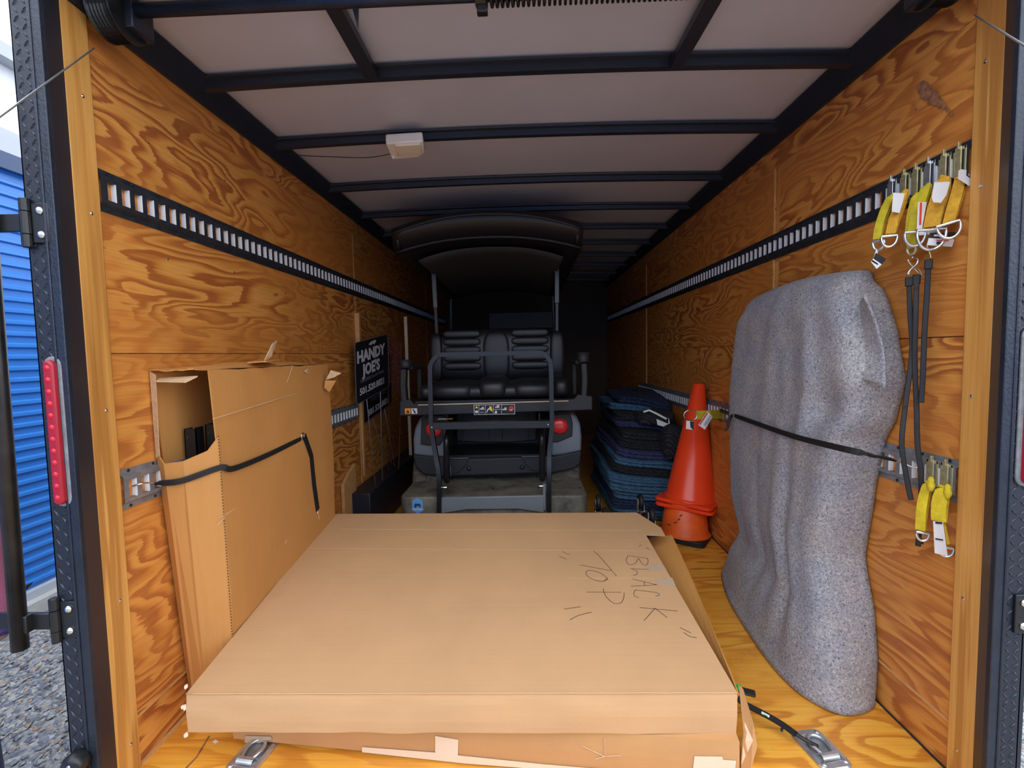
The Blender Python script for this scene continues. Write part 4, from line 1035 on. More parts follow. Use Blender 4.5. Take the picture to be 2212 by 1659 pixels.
# body: rear quarters
yB = 3.30
def quarter(pts, bz, lamp, lr, name='rear_quarter'):
    n = len(pts); 
    mb = MB(); c_ = sum((P(a, b_, yB) for a, b_ in pts), V((0, 0, 0)))/n
    r0 = [P(a, b_, yB) for a, b_ in pts]
    sgn = -1 if c_.x < cxg else 1
    rings = [[p.lerp(c_, .06)+V((0, -.005, 0)) for p in r0], [p.lerp(c_, .02)+V((0, .01, 0)) for p in r0], [p+V((0, .05, 0)) for p in r0], [p+V((0, .45, .02)) for p in r0], [p+V((0, .95, .0)) for p in r0]]
    mb.loft(rings); qd = B(name, mb, 'greybody', bevel=.012, seg=3)
    bp_ = [P(a, b_, yB-.008) for a, b_ in bz]; B('lamp_bezel', MB().prism(bp_, (0, -.012, 0)), 'plastic', par=qd, bevel=.006)
    c2_ = P(*lamp, yB-.02); r_ = lr/CAM_F*yB
    B('tail_lamp', MB().lathe(c2_, (0, -1, 0), [(r_, 0), (r_, .008), (r_*.85, .018), (r_*.4, .024), (0.001, .025)], 32), 'tailred', par=qd, smooth=True)
    return qd
quarter([(893, 983), (892, 950), (896, 925), (905, 905), (918, 896), (962, 894), (962, 988), (930, 988)], [(909, 960), (911, 905), (925, 897), (960, 897), (958, 950), (950, 962), (935, 963)], (937, 927), 17.5)
quarter([(1190, 986), (1190, 893), (1232, 890), (1246, 898), (1254, 915), (1257, 945), (1256, 975), (1215, 984)], [(1192, 895), (1232, 893), (1237, 915), (1236, 942), (1205, 955), (1192, 955)], (1209, 920), 17.5)
# rear bumper cowl
def cow(pts, Y, dep, mat, name, bev=.012): return B(name, px_prism(pts, Y, dep), mat, bevel=bev, seg=3)
cow([(891, 982), (960, 988), (975, 992), (1165, 986), (1195, 986), (1256, 974), (1255, 1000), (1244, 1012), (1200, 1022), (960, 1030), (915, 1026), (897, 1010)], 3.285, .25, 'plastic', 'rear_bumper')
cow([(972, 992), (1012, 992), (1006, 1005), (990, 1022), (972, 1024)], 3.27, .03, 'plastic', 'bumper_gusset', .004)
cow([(1126, 988), (1168, 988), (1168, 1018), (1148, 1016), (1135, 1002)], 3.27, .03, 'plastic', 'bumper_gusset', .004)
B('bumper_trim', MB().tube([P(972, 990, 3.262), P(1012, 989.5, 3.262)], .003, 6), 'gal'); B('bumper_trim', MB().tube([P(1127, 986, 3.262), P(1168, 985.5, 3.262)], .003, 6), 'gal')
for a in ((1013, 1012), (1128, 1009)):
    B('bumper_plug', MB().lathe(P(*a, 3.283), (0, -1, 0), [(.017, 0), (.017, .005), (.010, .012), (.001, .013)], 20), 'plastic', smooth=True)
for a in ((973, 1006), (1167, 1002)):
    B('strut_bolt', MB().lathe(P(*a, 3.26), (0, -1, 0), [(.008, 0), (.006, .01)], 8), 'chrome')
    q = P(*a, 3.255); B('stay_rod', MB().tube([q, q+V((.003 if a[0] < 1000 else .01, -.01, -.075))], .0025, 6), 'chrome')
# bag well floor, rear panel
cow([(985, 890), (1160, 886), (1160, 952), (1100, 957), (1040, 957), (985, 954)], 3.60, .05, 'plastic', 'well_panel')
for a in (1000, 1056, 1085, 1141):
    B('panel_groove', MB().tube([P(a, 893, 3.598), P(a, 954, 3.598)], .003, 5), 'print')
q0, q1 = P(966, 985, 3.32), P(1168, 985, 3.32); B('bag_well', MB().box((q0.x, 3.32, q0.z-.02), (q1.x, 3.95, q0.z+.005)), 'frame')
for s in (-1, 1): B('well_side', MB().box(((q0.x if s < 0 else q1.x), 3.32, q0.z), ((q0.x if s < 0 else q1.x)-s*.01, 3.9, q0.z+.3)), 'frame')
# main body and floor ahead
B('chassis', MB().box((cxg-.42, 3.45, .26), (cxg+.42, 6.0, .42)), 'matte', bevel=.02)
B('seat_pod', MB().box((cxg-.55, 3.75, .42), (cxg+.55, 4.6, .78)), 'frame', bevel=.04)
B('front_seat', MB().box((cxg-.52, 4.2, .78), (cxg+.52, 4.65, .90)), 'seat', bevel=.04, seg=3)
B('front_cowl', MB().prism([(cxg-.55, 5.35, .35), (cxg-.55, 5.45, 1.0), (cxg-.55, 5.6, 1.08), (cxg-.55, 6.1, .8), (cxg-.55, 6.2, .4)], (1.10, 0, 0)), 'greybody', bevel=.05, seg=3)
# wheels
for (wx, wy) in ((cxg-.50, 3.62), (cxg+.50, 3.62), (cxg-.50, 5.65), (cxg+.50, 5.65)):
    rr_ = .30; prof = [(.17, -.10), (.26, -.11), (.295, -.095), (rr_, -.07), (rr_, .07), (.295, .095), (.26, .11), (.17, .10)]
    wl = B('wheel', MB().lathe((wx, wy, rr_), (1, 0, 0), prof, 48), 'tread', smooth=False)
    mb = MB()
    for k in range(36):
        an = 2*PI*k/36
        for s in (-1, 1):
            c_ = V((wx+s*.048, wy+math.cos(an+.06*s)*(rr_), rr_+math.sin(an+.06*s)*(rr_)))
            rad = V((0, math.cos(an), math.sin(an))); tg = V((0, -math.sin(an), math.cos(an)))
            mb.obox(c_, (V((.042, 0, 0))+tg*.014*s), tg*.013, rad*.010)
    mb.build('tread_block', M['tread'], wl)
    B('rim', MB().lathe((wx, wy, rr_), (1, 0, 0), [(.165, -.085), (.12, -.07), (.05, -.09), (.05, .09), (.12, .07), (.165, .085)], 32), 'frame', par=wl)
# roof
yr0, yr1 = 3.0, 5.35
rc = cxg+.0
def rsec(y, w_, zr, drop, arch=.10, n=24):
    outp = []
    for k in range(n+1):
        t = -1+2*k/n
        outp.append(V((rc+w_*t, y, zr+arch*(1-abs(t)**2.2)-drop)))
    return outp
mb = MB()
secs = []
def closed(y, w_, zt2, zb2, at=.10, ab=.085): return rsec(y, w_, zt2, 0, at)+list(reversed(rsec(y, w_*.99, zb2, 0, ab)))
rings = [closed(yr0, .57, 2.045, 2.03), closed(yr0+.01, .60, 2.06, 2.008), closed(yr0+.05, .612, 2.075, 1.965), closed(yr0+.14, .615, 2.085, 1.925), closed(yr0+.24, .615, 2.09, 1.935),
         closed(4.2, .61, 2.075, 1.91), closed(5.1, .59, 2.03, 1.87), closed(yr1, .55, 1.98, 1.88)]
mb.loft(rings); rf = B('roof', mb, 'roofp', smooth=True)
mb = MB(); mb.grid(lambda u, v: V((rc+.50*(2*u-1)*(1-.05*v), 3.30+1.85*v, 1.932-.045*v-.030*abs(2*u-1)**3+.078*(1-abs((2*u-1)*.82)**2.2)-.012)), 16, 12)  # added sheet, its paler colour stands in for light on the roof underside
B('lightened_underside', mb, 'lightened_under', par=rf, smooth=True, solid=.006)
B('roof_lip', MB().tube(rsec(yr0-.004, .585, 2.03, 0, .105), .009, 8), 'plastic', par=rf, smooth=True)
B('roof_lip', MB().tube(rsec(yr0+.10, .600, 1.934, 0, .085), .010, 8), 'plastic', par=rf, smooth=True)
for s in (-1, 1):
    B('drip_tube', MB().tube([(rc+s*.575, yr0+.03, 2.03), (rc+s*.57, yr0+.06, 1.95)], .014, 8), 'frame', par=rf, smooth=True)
M['strut'] = plain('grey_roof_strut', (.12, .13, .13), .4, metal=.3)
for a, b_, m_ in (((936, 572), (941, 665), 1), ((1203, 565), (1203, 655), 1)):
    yS2 = 3.80
    A, C_ = P(*a, yS2), P(*b_, yS2); low = P(a[0]+(9 if a[0] < 1000 else 0), 740, yS2)
    A.z = max(A.z, 1.93)
    B('roof_strut', MB().tube([A, C_], 0, shape=[(-.012, -.017), (-.012, .017), (.012, .017), (.012, -.017)], up=(0, 1, 0)), 'strut', bevel=.003)
    low2 = V((low.x, yS2, .80))
    B('lower_strut', MB().tube([C_, low, low2], 0, shape=[(-.01, -.013), (-.01, .013), (.01, .013), (.01, -.013)], up=(0, 1, 0)), 'frame', bevel=.003)
ws = [P(973, 735, 5.25), P(974, 650, 5.25), P(979, 630, 5.25), P(994, 620, 5.25), P(1080, 617, 5.25), P(1170, 615, 5.25), P(1186, 622, 5.25), P(1195, 642, 5.25), P(1196, 735, 5.25)]
ws[0].z = 1.0; ws[-1].z = 1.0
B('windshield_frame', MB().tube(ws, .018, 8), 'strut', smooth=True)
B('side_mirror', MB().box((P(1055, 690, 5.0).x, 5.0, P(1055, 712, 5.0).z), (P(1195, 690, 5.0).x, 5.02, P(1195, 672, 5.0).z)), 'matte', bevel=.01)
st = MB().tube(arc((cxg-.25, 4.95, 1.1), .16, 0, 2*PI*.98, 24, (1, 0, 0), (0, -.5, .85)), .012, 8); B('steering_wheel', st, 'matte', smooth=True)
B('steering_column', MB().tube([(cxg-.25, 4.95, 1.1), (cxg-.25, 5.4, .85)], .02, 8), 'matte')
# stickers
def sticker(x0, y0_, x1, y1_, Y, mat, name='warning_label'):
    a, b2 = P(x0, y1_, Y), P(x1, y0_, Y); return B(name, MB().box((a.x, Y-.001, a.z), (b2.x, Y+.001, b2.z)), mat)
ys_ = yS-.002
o = sticker(875, 882, 887, 894, ys_, 'orangep'); a = P(881, 892, ys_)
MB().prism([P(877, 892, ys_-.0015), P(885, 892, ys_-.0015), P(881, 885, ys_-.0015)], (0, -.0004, 0)).build('symbol', M['print'], o)
o = sticker(889, 882, 901, 894, ys_, 'paper')
MB().prism([P(891, 884, ys_-.0015), P(893, 883, ys_-.0015), P(899, 892, ys_-.0015), P(895, 893, ys_-.0015)], (0, -.0004, 0)).build('symbol', M['print'], o)
o = sticker(1024, 873, 1112, 896, ys_, 'paper'); i_ = MB()
a, b2 = P(1025, 895, ys_), P(1111, 874, ys_); MB().box((a.x, ys_-.0022, a.z), (b2.x, ys_-.001, b2.z)).build('panel_print', M['print'], o)
def ic(pts, mat):
    MB().prism([P(x, y, ys_-.0024) for x, y in pts], (0, -.0004, 0)).build('symbol', M[mat], o)
for x in (1034, 1048, 1065, 1083): ic([(x, 874.5), (x+.7, 874.5), (x+.7, 894.5), (x, 894.5)], 'paper')
ic([(1066, 884), (1083, 884), (1083, 884.8), (1066, 884.8)], 'paper')
ic([(1026.5, 882), (1032.5, 882), (1029.5, 876)], 'yellowp'); ic([(1026.5, 887), (1032.5, 887), (1032.5, 892), (1026.5, 892)], 'paper')
for cx_, cy_ in ((1041, 883), (1074, 879), (1090, 884)):
    ic([(cx_-5, cy_+2), (cx_-4, cy_-1), (cx_-1, cy_-1), (cx_, cy_-4), (cx_+4, cy_-4), (cx_+5, cy_+2)], 'signtext')
ic([(1050, 891), (1053, 884), (1058, 880), (1059, 882), (1055, 885), (1052, 891)], 'paper'); ic([(1056, 884), (1058, 877), (1062, 879), (1064, 889), (1060, 887)], 'yellowp')
ic([(1068, 893), (1070, 887), (1073, 887), (1074, 893)], 'paper'); ic([(1099, 888), (1099, 881), (1103, 877), (1108, 878), (1110, 883), (1107, 888), (1103, 889)], 'redprint')
ic([(1100, 886), (1104, 881), (1107, 884), (1106, 887)], 'signtext'); ic([(1037, 890), (1045, 890), (1045, 891), (1037, 891)], 'paper')
z_ = P(934, 906, 2.955).z+.0008
for (a, b2, mt) in ((946, 962, 'paper'), (962, 978, 'orangep')):
    xa, xb = P(a, 908, 2.955).x, P(b2, 908, 2.955).x; MB().box((xa, 2.945, z_), (xb, 2.98, z_+.0006)).build('warning_label', M[mt], cb and gc)

# ================================================================ moving blankets in a stack
random.seed(11)
def blanket(x0, x1, y0, y1, z0, th, layers, mat, label, tilt=0.0, slopeY=0.0, seed=0):
    cxb, cyb = (x0+x1)/2, (y0+y1)/2; rect = rrect(x0-cxb, y0-cyb, x1-cxb, y1-cyb, .05, 7)
    # densify perimeter
    per = []
    for i in range(len(rect)):
        a, b2 = V((*rect[i], 0)), V((*rect[(i+1) % len(rect)], 0)); k = max(1, int((b2-a).length/.04))
        for j in range(k): per.append(a.lerp(b2, j/k))
    rings = []; nz = layers*6
    for j in range(nz+1):
        t = j/nz; bul = abs(math.sin(PI*t*layers))**.45
        ring = []
        for p in per:
            d = p.normalized(); nzv = mnoise.noise(V((p.x*5+seed, p.y*5, t*2.5)))
            o_ = -.022*(1-bul)+.016*nzv
            zz = z0+th*t+tilt*p.x+slopeY*p.y+.003*mnoise.noise(V((p.x*6, p.y*6, z0+th*t)))
            ring.append(V((cxb+p.x+d.x*o_, cyb+p.y+d.y*o_, zz)))
        rings.append(ring)
    for s_, dz in ((.82, .001), (.5, .002), (.1, .002)):
        rings.append([V((cxb+p.x*s_, cyb+p.y*s_, z0+th+dz+tilt*p.x*s_+slopeY*p.y*s_+.002*mnoise.noise(V((p.x*s_*7, p.y*s_*7, seed))))) for p in per])
    def sag(p):   # the pile settles towards its front right corner and lies unevenly
        fx_ = max(0, min(1, (p.x-.62)/.57)); fy_ = max(0, min(1, 1-(p.y-3.40)/.9)); k = max(0, p.z)
        return V((p.x+.02*mnoise.noise(V((p.z*9, p.y*2, 3))), p.y+.035*mnoise.noise(V((p.z*7, p.x*2, 8))), p.z*(1-.17*fx_*fy_+.045*mnoise.noise(V((p.x*3.5, p.y*3.0, 0))))))
    mb = MB(); mb.loft([[sag(p) for p in r_] for r_ in rings])
    o = mb.build('moving_blanket', M[mat], None, smooth=True, base=(cxb, cyb, z0))
    return tag(o, label, 'blanket', 'folded quilted moving blankets stacked beside the cart')
spec = [('q_blue', .080, 3, 'blue folded moving blanket, bottom of the stack behind the caster wheels'),
        ('q_navy', .062, 3, 'dark navy folded moving blanket, second from the bottom of the stack'),
        ('q_blue', .058, 2, 'blue folded moving blanket resting directly on the dark navy one'),
        ('q_blue', .060, 2, 'blue folded moving blanket in the middle of three blue ones, third above bottom'),
        ('q_blue', .070, 3, 'blue folded moving blanket just beneath the thin black quilted one'),
        ('q_black', .048, 3, 'thin black quilted moving blanket with pale stitching, mid stack'),
        ('q_blue', .062, 2, 'blue folded moving blanket lying on the thin black quilted one'),
        ('q_indigo', .062, 2, 'indigo purple moving blanket, lower of the two indigo ones'),
        ('q_black', .062, 3, 'black quilted moving blanket lying on the lower indigo one'),
        ('q_black', .052, 2, 'black quilted moving blanket just beneath the upper indigo one'),
        ('q_indigo', .050, 2, 'indigo moving blanket near the top of the stack, rumpled'),
        ('q_black', .048, 2, 'black quilted moving blanket under the topmost blue one'),
        ('q_blue', .055, 2, 'blue moving blanket near the top of the stack by its back left corner'),
        ('q_navy', .055, 2, 'dark navy moving blanket crowning the heap beside the wall rail')]
z = .020
for i, (mt, th_, ly, lab) in enumerate(spec):
    ox = .0 if i < 7 else (.03 if i < 10 else .02)
    y0b = 3.46+(.0 if i < 6 else .03*(i-5))+(.10 if i > 9 else 0)+(.12 if i > 11 else 0)
    x0b = .62+(.0, .01, .015, -.012, -.02, .012, .03, .05, .07, .10, .08, .09, .06, .14)[i]
    tl = -.035
    o = blanket(x0b, 1.19, y0b, 4.62, z+(.012 if i > 4 else 0)+.006*(i > 7), th_*.99, ly, mt, lab, tilt=tl*.8, slopeY=.012, seed=i*3.1)
    z += th_*1.05
# hanging black blanket end over the stack front beside the cone
def fold_lump(c, s, mat, lab, seed, cat='blanket'):
    mb = MB(); nu, nv = 28, 14; rings = []
    for j in range(nv+1):
        ph = -PI/2+PI*j/nv
        rings.append([V((c[0]+s[0]*(abs(math.cos(ph))**.7)*math.copysign(abs(math.cos(2*PI*i/nu))**.7, math.cos(2*PI*i/nu)), c[1]+s[1]*(abs(math.cos(ph))**.7)*math.copysign(abs(math.sin(2*PI*i/nu))**.7, math.sin(2*PI*i/nu)),
            c[2]+s[2]*math.copysign(abs(math.sin(ph))**.7, math.sin(ph))))+V((mnoise.noise(V((i*.5+seed, j*.5, 0))), mnoise.noise(V((i*.5, j*.5+seed, 4))), mnoise.noise(V((i*.45, j*.6, seed)))))*.018 for i in range(nu)])
    mb.loft(rings, cap=False); return tag(mb.build('moving_blanket', M[mat], None, smooth=True), lab, cat, 'folded quilted moving blankets stacked beside the cart')
a = P(1450, 960, 3.42)
fold_lump((a.x+.04, 3.50, a.z), (.09, .10, .13), 'q_black', 'bunched black quilted blanket end hanging down the stack front behind the cone', 2)
a = P(1420, 905, 3.62); o = fold_lump((a.x, 3.72, a.z), (.15, .14, .055), 'q_black', 'rumpled black blanket with white trim and paper tag on top of the stack', 5)
MB().prism([P(1418, 905, 3.57), P(1450, 918, 3.57), P(1446, 925, 3.57), P(1420, 918, 3.57)], (0, -.001, 0)).build('paper_tag', M['paper'], o)
MB().prism([P(1444, 902, 3.56), P(1452, 934, 3.56), P(1443, 937, 3.56)], (0, -.001, 0)).build('paper_tag', M['paper'], o)
MB().ribbon([P(1390, 890, 3.58), P(1402, 886, 3.57), P(1415, 892, 3.57), P(1440, 905, 3.57)], .014, .002, (0, 1, 0)).build('white_binding', M['paper'], o)
a = P(1378, 852, 4.3); fold_lump((a.x, 4.3, a.z), (.09, .10, .045), 'q_black', 'small dark rumpled blanket lying at the very top back of the heap', 9)

# ================================================================ traffic cones
def cone(base, axis, H_, rb, rt, bs, bt, label, mat, basemat, rot, scuffs=False, H0=0.0):
    axis = V(axis).normalized(); xa = V((math.cos(rot), math.sin(rot), 0)); xa = (xa-axis*xa.dot(axis)).normalized(); ya2 = axis.cross(xa); base = V(base)
    t = empty('traffic_cone', base, label, 'traffic cone', 'nested traffic cones by the right wall')
    mb = MB(); rr = rrect(-bs, -bs, bs, bs, .035, 4)
    rings = [[base+xa*x*s_+ya2*y*s_+axis*h for x, y in rr] for s_, h in ((.97, 0), (1, .004), (1, bt-.006), (.97, bt))]
    hole = rb*.80
    mb.loft(rings); mb.build('base_plate', M[basemat], t)
    prof = [(rb+.022, bt), (rb+.008, bt+.006), (rb, bt+.02), (rt+(rb-rt)*.02, H_-.004), (rt-.004, H_), (rt-.010, H_-.002), (rt-.012, H_-.06)]
    mb = MB(); a, b2 = xa, ya2
    mb.loft([[base+axis*h+(a*math.cos(2*PI*k/48)+b2*math.sin(2*PI*k/48))*r for k in range(48)] for r, h in prof])
    mb.build('cone_body', M[mat], t, smooth=True)
    return t
b0 = V((1.052, 3.17, .002)); tiltv = V((.075, 0, 1)).normalized()
ax0 = V((.03, 0, 1)).normalized()
rot = R(-32)
# bottom worn cone (its body goes up inside the others)
cone(b0, ax0, .255, .150, .128, .160, .035, 'worn orange traffic cone with black base, lowest of the nested three', 'cone_old', 'matte', rot)
p1 = P(1487, 1086, 3.20)
b1 = V((p1.x+.005, 3.20, .215))
cone(b1, V((.06, 0, 1)), .80, .150, .027, .185, .022, 'middle red-orange cone, only its base edge showing under the top cone', 'cone', 'cone', R(-31))
b2_ = b1+V((.002, -.004, .030))
top_cone = cone(b2_, V((.075, 0, 1)), .795, .155, .033, .183, .022, 'glossy red-orange traffic cone on top of the nested three', 'cone', 'cone', R(-35))
# strokes on the worn cone
mb = MB()
for q in ([(1455, 1130), (1462, 1127)], [(1468, 1115), (1474, 1112)], [(1464, 1124), (1468, 1120)], [(1441, 1132), (1449, 1135)]):
    mb.tube([P(*q[0], 3.048), P(*q[1], 3.048)], .003, 5)
o_ = [o for o in bpy.data.objects if o.name.startswith('traffic_cone')][0]; mb.build('black_scuff', M['pen'], o_)

# ================================================================ grey felt blanket over a tall flat item
K = 64
def resample(pts, n):
    pts = [V(p) for p in pts]; L = [0]
    for a, b2 in zip(pts, pts[1:]): L.append(L[-1]+(b2-a).length)
    outp = []
    for i in range(n):
        s_ = L[-1]*i/(n-1); k = 0
        while k < len(L)-2 and L[k+1] < s_: k += 1
        t = (s_-L[k])/max(1e-9, L[k+1]-L[k]); outp.append(pts[k].lerp(pts[k+1], t))
    return outp
WXX = 1.222
def sect(z, yn, yf, dn, df, c_=.07):
    """wall(far) -> far front corner -> near front corner -> wall(near)"""
    xn, xf = WXX-dn, WXX-df
    pts = [(WXX, yf, z), (WXX-df*.5, yf+.0, z), (xf+.02, yf-.015, z), (xf, yf-c_, z), (xf+(xn-xf)*.25, yf-(yf-yn)*.3, z), ((xf+xn)/2-.005, (yf+yn)/2, z), (xn, yn+c_+.12, z), (xn, yn+c_, z), (xn+.03, yn+.02, z), (WXX-dn*.35, yn+.005, z), (WXX, yn, z)]
    return resample(smooth_pts(pts, 5), K)
floor_c = resample(smooth_pts([(WXX, 2.62, .006), (1.15, 2.66, .006), (1.08, 2.62, .006), (1.005, 2.37, .006), (.975, 2.16, .006), (.955, 1.88, .006), (.965, 1.72, .006), (1.0, 1.63, .006), (1.06, 1.575, .006), (1.14, 1.585, .006), (1.20, 1.62, .006), (WXX, 1.66, .006)], 5), K)
keys = [(.006, floor_c)]
low = sect(.10, 1.62, 2.60, .22, .145)
keys += [(.05, [a.lerp(b2, .35) for a, b2 in zip(floor_c, sect(.05, 1.62, 2.60, .22, .13))]), (.15, [a.lerp(b2, .62) for a, b2 in zip([V((p.x, p.y, .15)) for p in floor_c], sect(.15, 1.63, 2.56, .20, .125))]),
         (.30, sect(.30, 1.66, 2.50, .185, .12)), (.50, sect(.50, 1.715, 2.57, .17, .135)), (.76, sect(.76, 1.675, 2.58, .165, .14)), (.93, sect(.93, 1.64, 2.575, .165, .145)), (1.03, sect(1.03, 1.59, 2.57, .165, .145)), (1.15, sect(1.15, 1.56, 2.55, .165, .145)),
         (1.30, sect(1.30, 1.595, 2.53, .155, .14)), (1.40, sect(1.40, 1.635, 2.50, .15, .14)), (1.46, sect(1.46, 1.67, 2.46, .13, .12))]
def zt_prof(y):   # top ridge height along the wall
    t = (y-1.6)/.95; return 1.515+.035*math.sin(PI*min(1, max(0, t)))-.01*t
nr = 90; rows = []
for r_i in range(nr):
    z = .006+(1.46-.006)*r_i/(nr-1); k = 0
    while k < len(keys)-2 and keys[k+1][0] < z: k += 1
    t = (z-keys[k][0])/(keys[k+1][0]-keys[k][0]); t = min(1, max(0, t)); t = t*t*(3-2*t)*.4+t*.6
    row = []
    for j in range(K):
        p = keys[k][1][j].lerp(keys[k+1][1][j], t); p.z = z
        # folds
        u = j/(K-1)
        f_lo = max(0, min(1, (1.25-z)/1.0)); w_in = math.sin(PI*u)
        def g(c_, s_): return math.exp(-((u-c_)/s_)**2)
        dd = f_lo*w_in*(.020*g(.60, .035)-.026*g(.665, .025)-.010*g(.42, .03)+.008*g(.30, .05)+.016*g(.72, .03)-.006*g(.53, .03))
        dd += w_in*.016*mnoise.noise(V((u*7, z*2.2, 0)))+w_in*.004*mnoise.noise(V((u*20, z*9, 5)))
        dd *= max(0, min(1, (z-.02)/.30))
        dd -= .040*g(.80, .06)*math.exp(-((z-1.05)/.075)**2)
        if z > .9: dd += w_in*(.018*g(.70+.05*(1.4-z), .03)-.012*g(.62, .03))*min(1, (1.45-z)/.2)
        p.x -= dd; p.y -= dd*.35*(1 if u > .6 else 0)
        row.append(p)
    rows.append(row)
lastr = rows[-1]
for q, (sc2, ) in enumerate([(.06,), (.16,), (.32,), (.55,), (.8,), (1.0,)]):
    row = []
    for j, p in enumerate(lastr):
        tx = WXX; ty = 2.06+(p.y-2.06)*(1-.10*sc2)
        x = p.x+(tx-p.x)*(sc2**1.2); zt2 = zt_prof(p.y); prof_ = math.sin(PI/2*min(1, sc2*1.6))
        edge = min(1, (WXX-p.x)/.10)
        zz = 1.46+(zt2-1.46)*prof_*edge
        row.append(V((x, p.y+(ty-p.y)*sc2, zz)))
    rows.append(row)
mb = MB(); mb.add([p for r_ in rows for p in r_], [(j*K+i, j*K+i+1, (j+1)*K+i+1, (j+1)*K+i) for j in range(len(rows)-1) for i in range(K-1)])
fb = mb.build('felt_blanket', M['felt'], None, smooth=True, fix=False, solid=.008)
tag(fb, 'grey felt moving blanket draped over a tall flat item against the right wall', 'blanket')
# folded-over corner flap at upper near end
FA = [(1868, 640), (1895, 700), (1912, 770), (1913, 840)]
FBp = [(1858, 655), (1848, 720), (1842, 770), (1838, 818)]
def fl(u, v):
    i = v*3; k = min(2, int(i)); t = i-k
    a = V((FBp[k][0]*(1-t)+FBp[k+1][0]*t, FBp[k][1]*(1-t)+FBp[k+1][1]*t, 0)); b2 = V((FA[k][0]*(1-t)+FA[k+1][0]*t, FA[k][1]*(1-t)+FA[k+1][1]*t, 0))
    q = a.lerp(b2, u); Y = 1.70-.11*u
    p = P(q.x, q.y-6*math.sin(PI*u)*v, 1.672-.128*u-(.006+.050*v*v)*min(1, u*6+.1))
    return p
tag(MB().grid(fl, 14, 18).build('folded_corner', M['felt'], fb, solid=.007, smooth=True, fix=False), 'loose corner of the felt folded over')

# strap across the felt blanket
p0_ = P(1556, 888, 2.75); 
cross = [V((1.215, 2.83, .905)), P(1590, 900, 2.56), P(1640, 917, 2.33), P(1700, 938, 2.06), P(1760, 955, 1.86), P(1830, 973, 1.665), P(1880, 983, 1.585), P(1930, 993, 1.50), V((1.19, 1.49, .905))]
ys2 = [None, 2.575, 2.40, 2.20, 2.02, 1.83, 1.70, 1.56]
cross = [PX(1556, 886, 1.185)] + [PX(px, py, X) for px, py, X in ((1585, 897, 1.075), (1610, 906, 1.048), (1660, 924, 1.040), (1720, 944, 1.030), (1790, 962, 1.020), (1850, 976, 1.040), (1890, 985, 1.105), (1930, 993, 1.18))]
xs_ = MB()
rc_ = empty('rubber_strap', cross[0], 'black rubber strap stretched across the grey felt blanket', 'strap', 'black rubber tie-down straps')
cross = smooth_pts(cross, 5)
xs_.ribbon(cross, .020, .006, (-1, -.25, 0)); xs_.build('band', M['matte'], rc_)
cc_ = cross[5]; MB().tube(smooth_pts([cc_+V((-.01, 0, 0)), cc_+V((-.03, -.03, -.01)), P(1572, 922, 2.44), P(1566, 930, 2.44)], 6), .007, 8).build('loose_end', M['matte'], rc_, smooth=True)
e_ = cross[-1]; MB().tube(smooth_pts([e_, e_+V((.01, -.03, -.005)), e_+V((.02, -.05, -.012)), V((1.222, e_.y-.07, .885)), V((1.226, e_.y-.055, .86))], 5), .0026, 8).build('hook', M['chrome'], rc_, smooth=True)

# ================================================================ yellow straps with D rings on the right rail
wx = W2-.014
def fitting(t, y, zc, mat):
    mb = MB(); x = wx
    mb.box((x-.002, y-.020, zc-.050), (x, y-.014, zc+.046)); mb.box((x-.002, y+.014, zc-.050), (x, y+.020, zc+.046)); mb.box((x-.002, y-.020, zc+.038), (x, y+.020, zc+.046)); mb.box((x-.002, y-.020, zc-.050), (x, y+.020, zc-.030))
    mb.build('rail_fitting', M[mat], t, bevel=.0008)
    MB().box((x-.006, y-.009, zc-.034), (x-.002, y+.010, zc+.048)).build('spring_clip', M[mat], t, bevel=.001)
    MB().box((x-.010, y-.005, zc+.040), (x-.002, y+.001, zc+.060)).build('trigger', M[mat], t, bevel=.001)
def dring(t, c, size, nrm, mat='chrome', rot_=0, r=.0042):
    """D ring hanging: flat bar on top"""
    nrm = V(nrm).normalized(); dn = V((0, 0, -1)); sd = nrm.cross(dn).normalized(); dn = sd.cross(nrm)*1.0
    dn = dn if dn.z < 0 else -dn
    if rot_: 
        Rm = Matrix.Rotation(rot_, 3, nrm); sd = Rm @ sd; dn = Rm @ dn
    w_ = size; pts = [c+sd*(-w_)]+[c+sd*(w_*math.cos(a))+dn*(size*.35+w_*1.4*math.sin(a)) for a in [PI-PI*k/12 for k in range(13)]]+[c+sd*w_]
    MB().tube(pts, r, 8, closed=True).build('d_ring', M[mat], t, smooth=True)
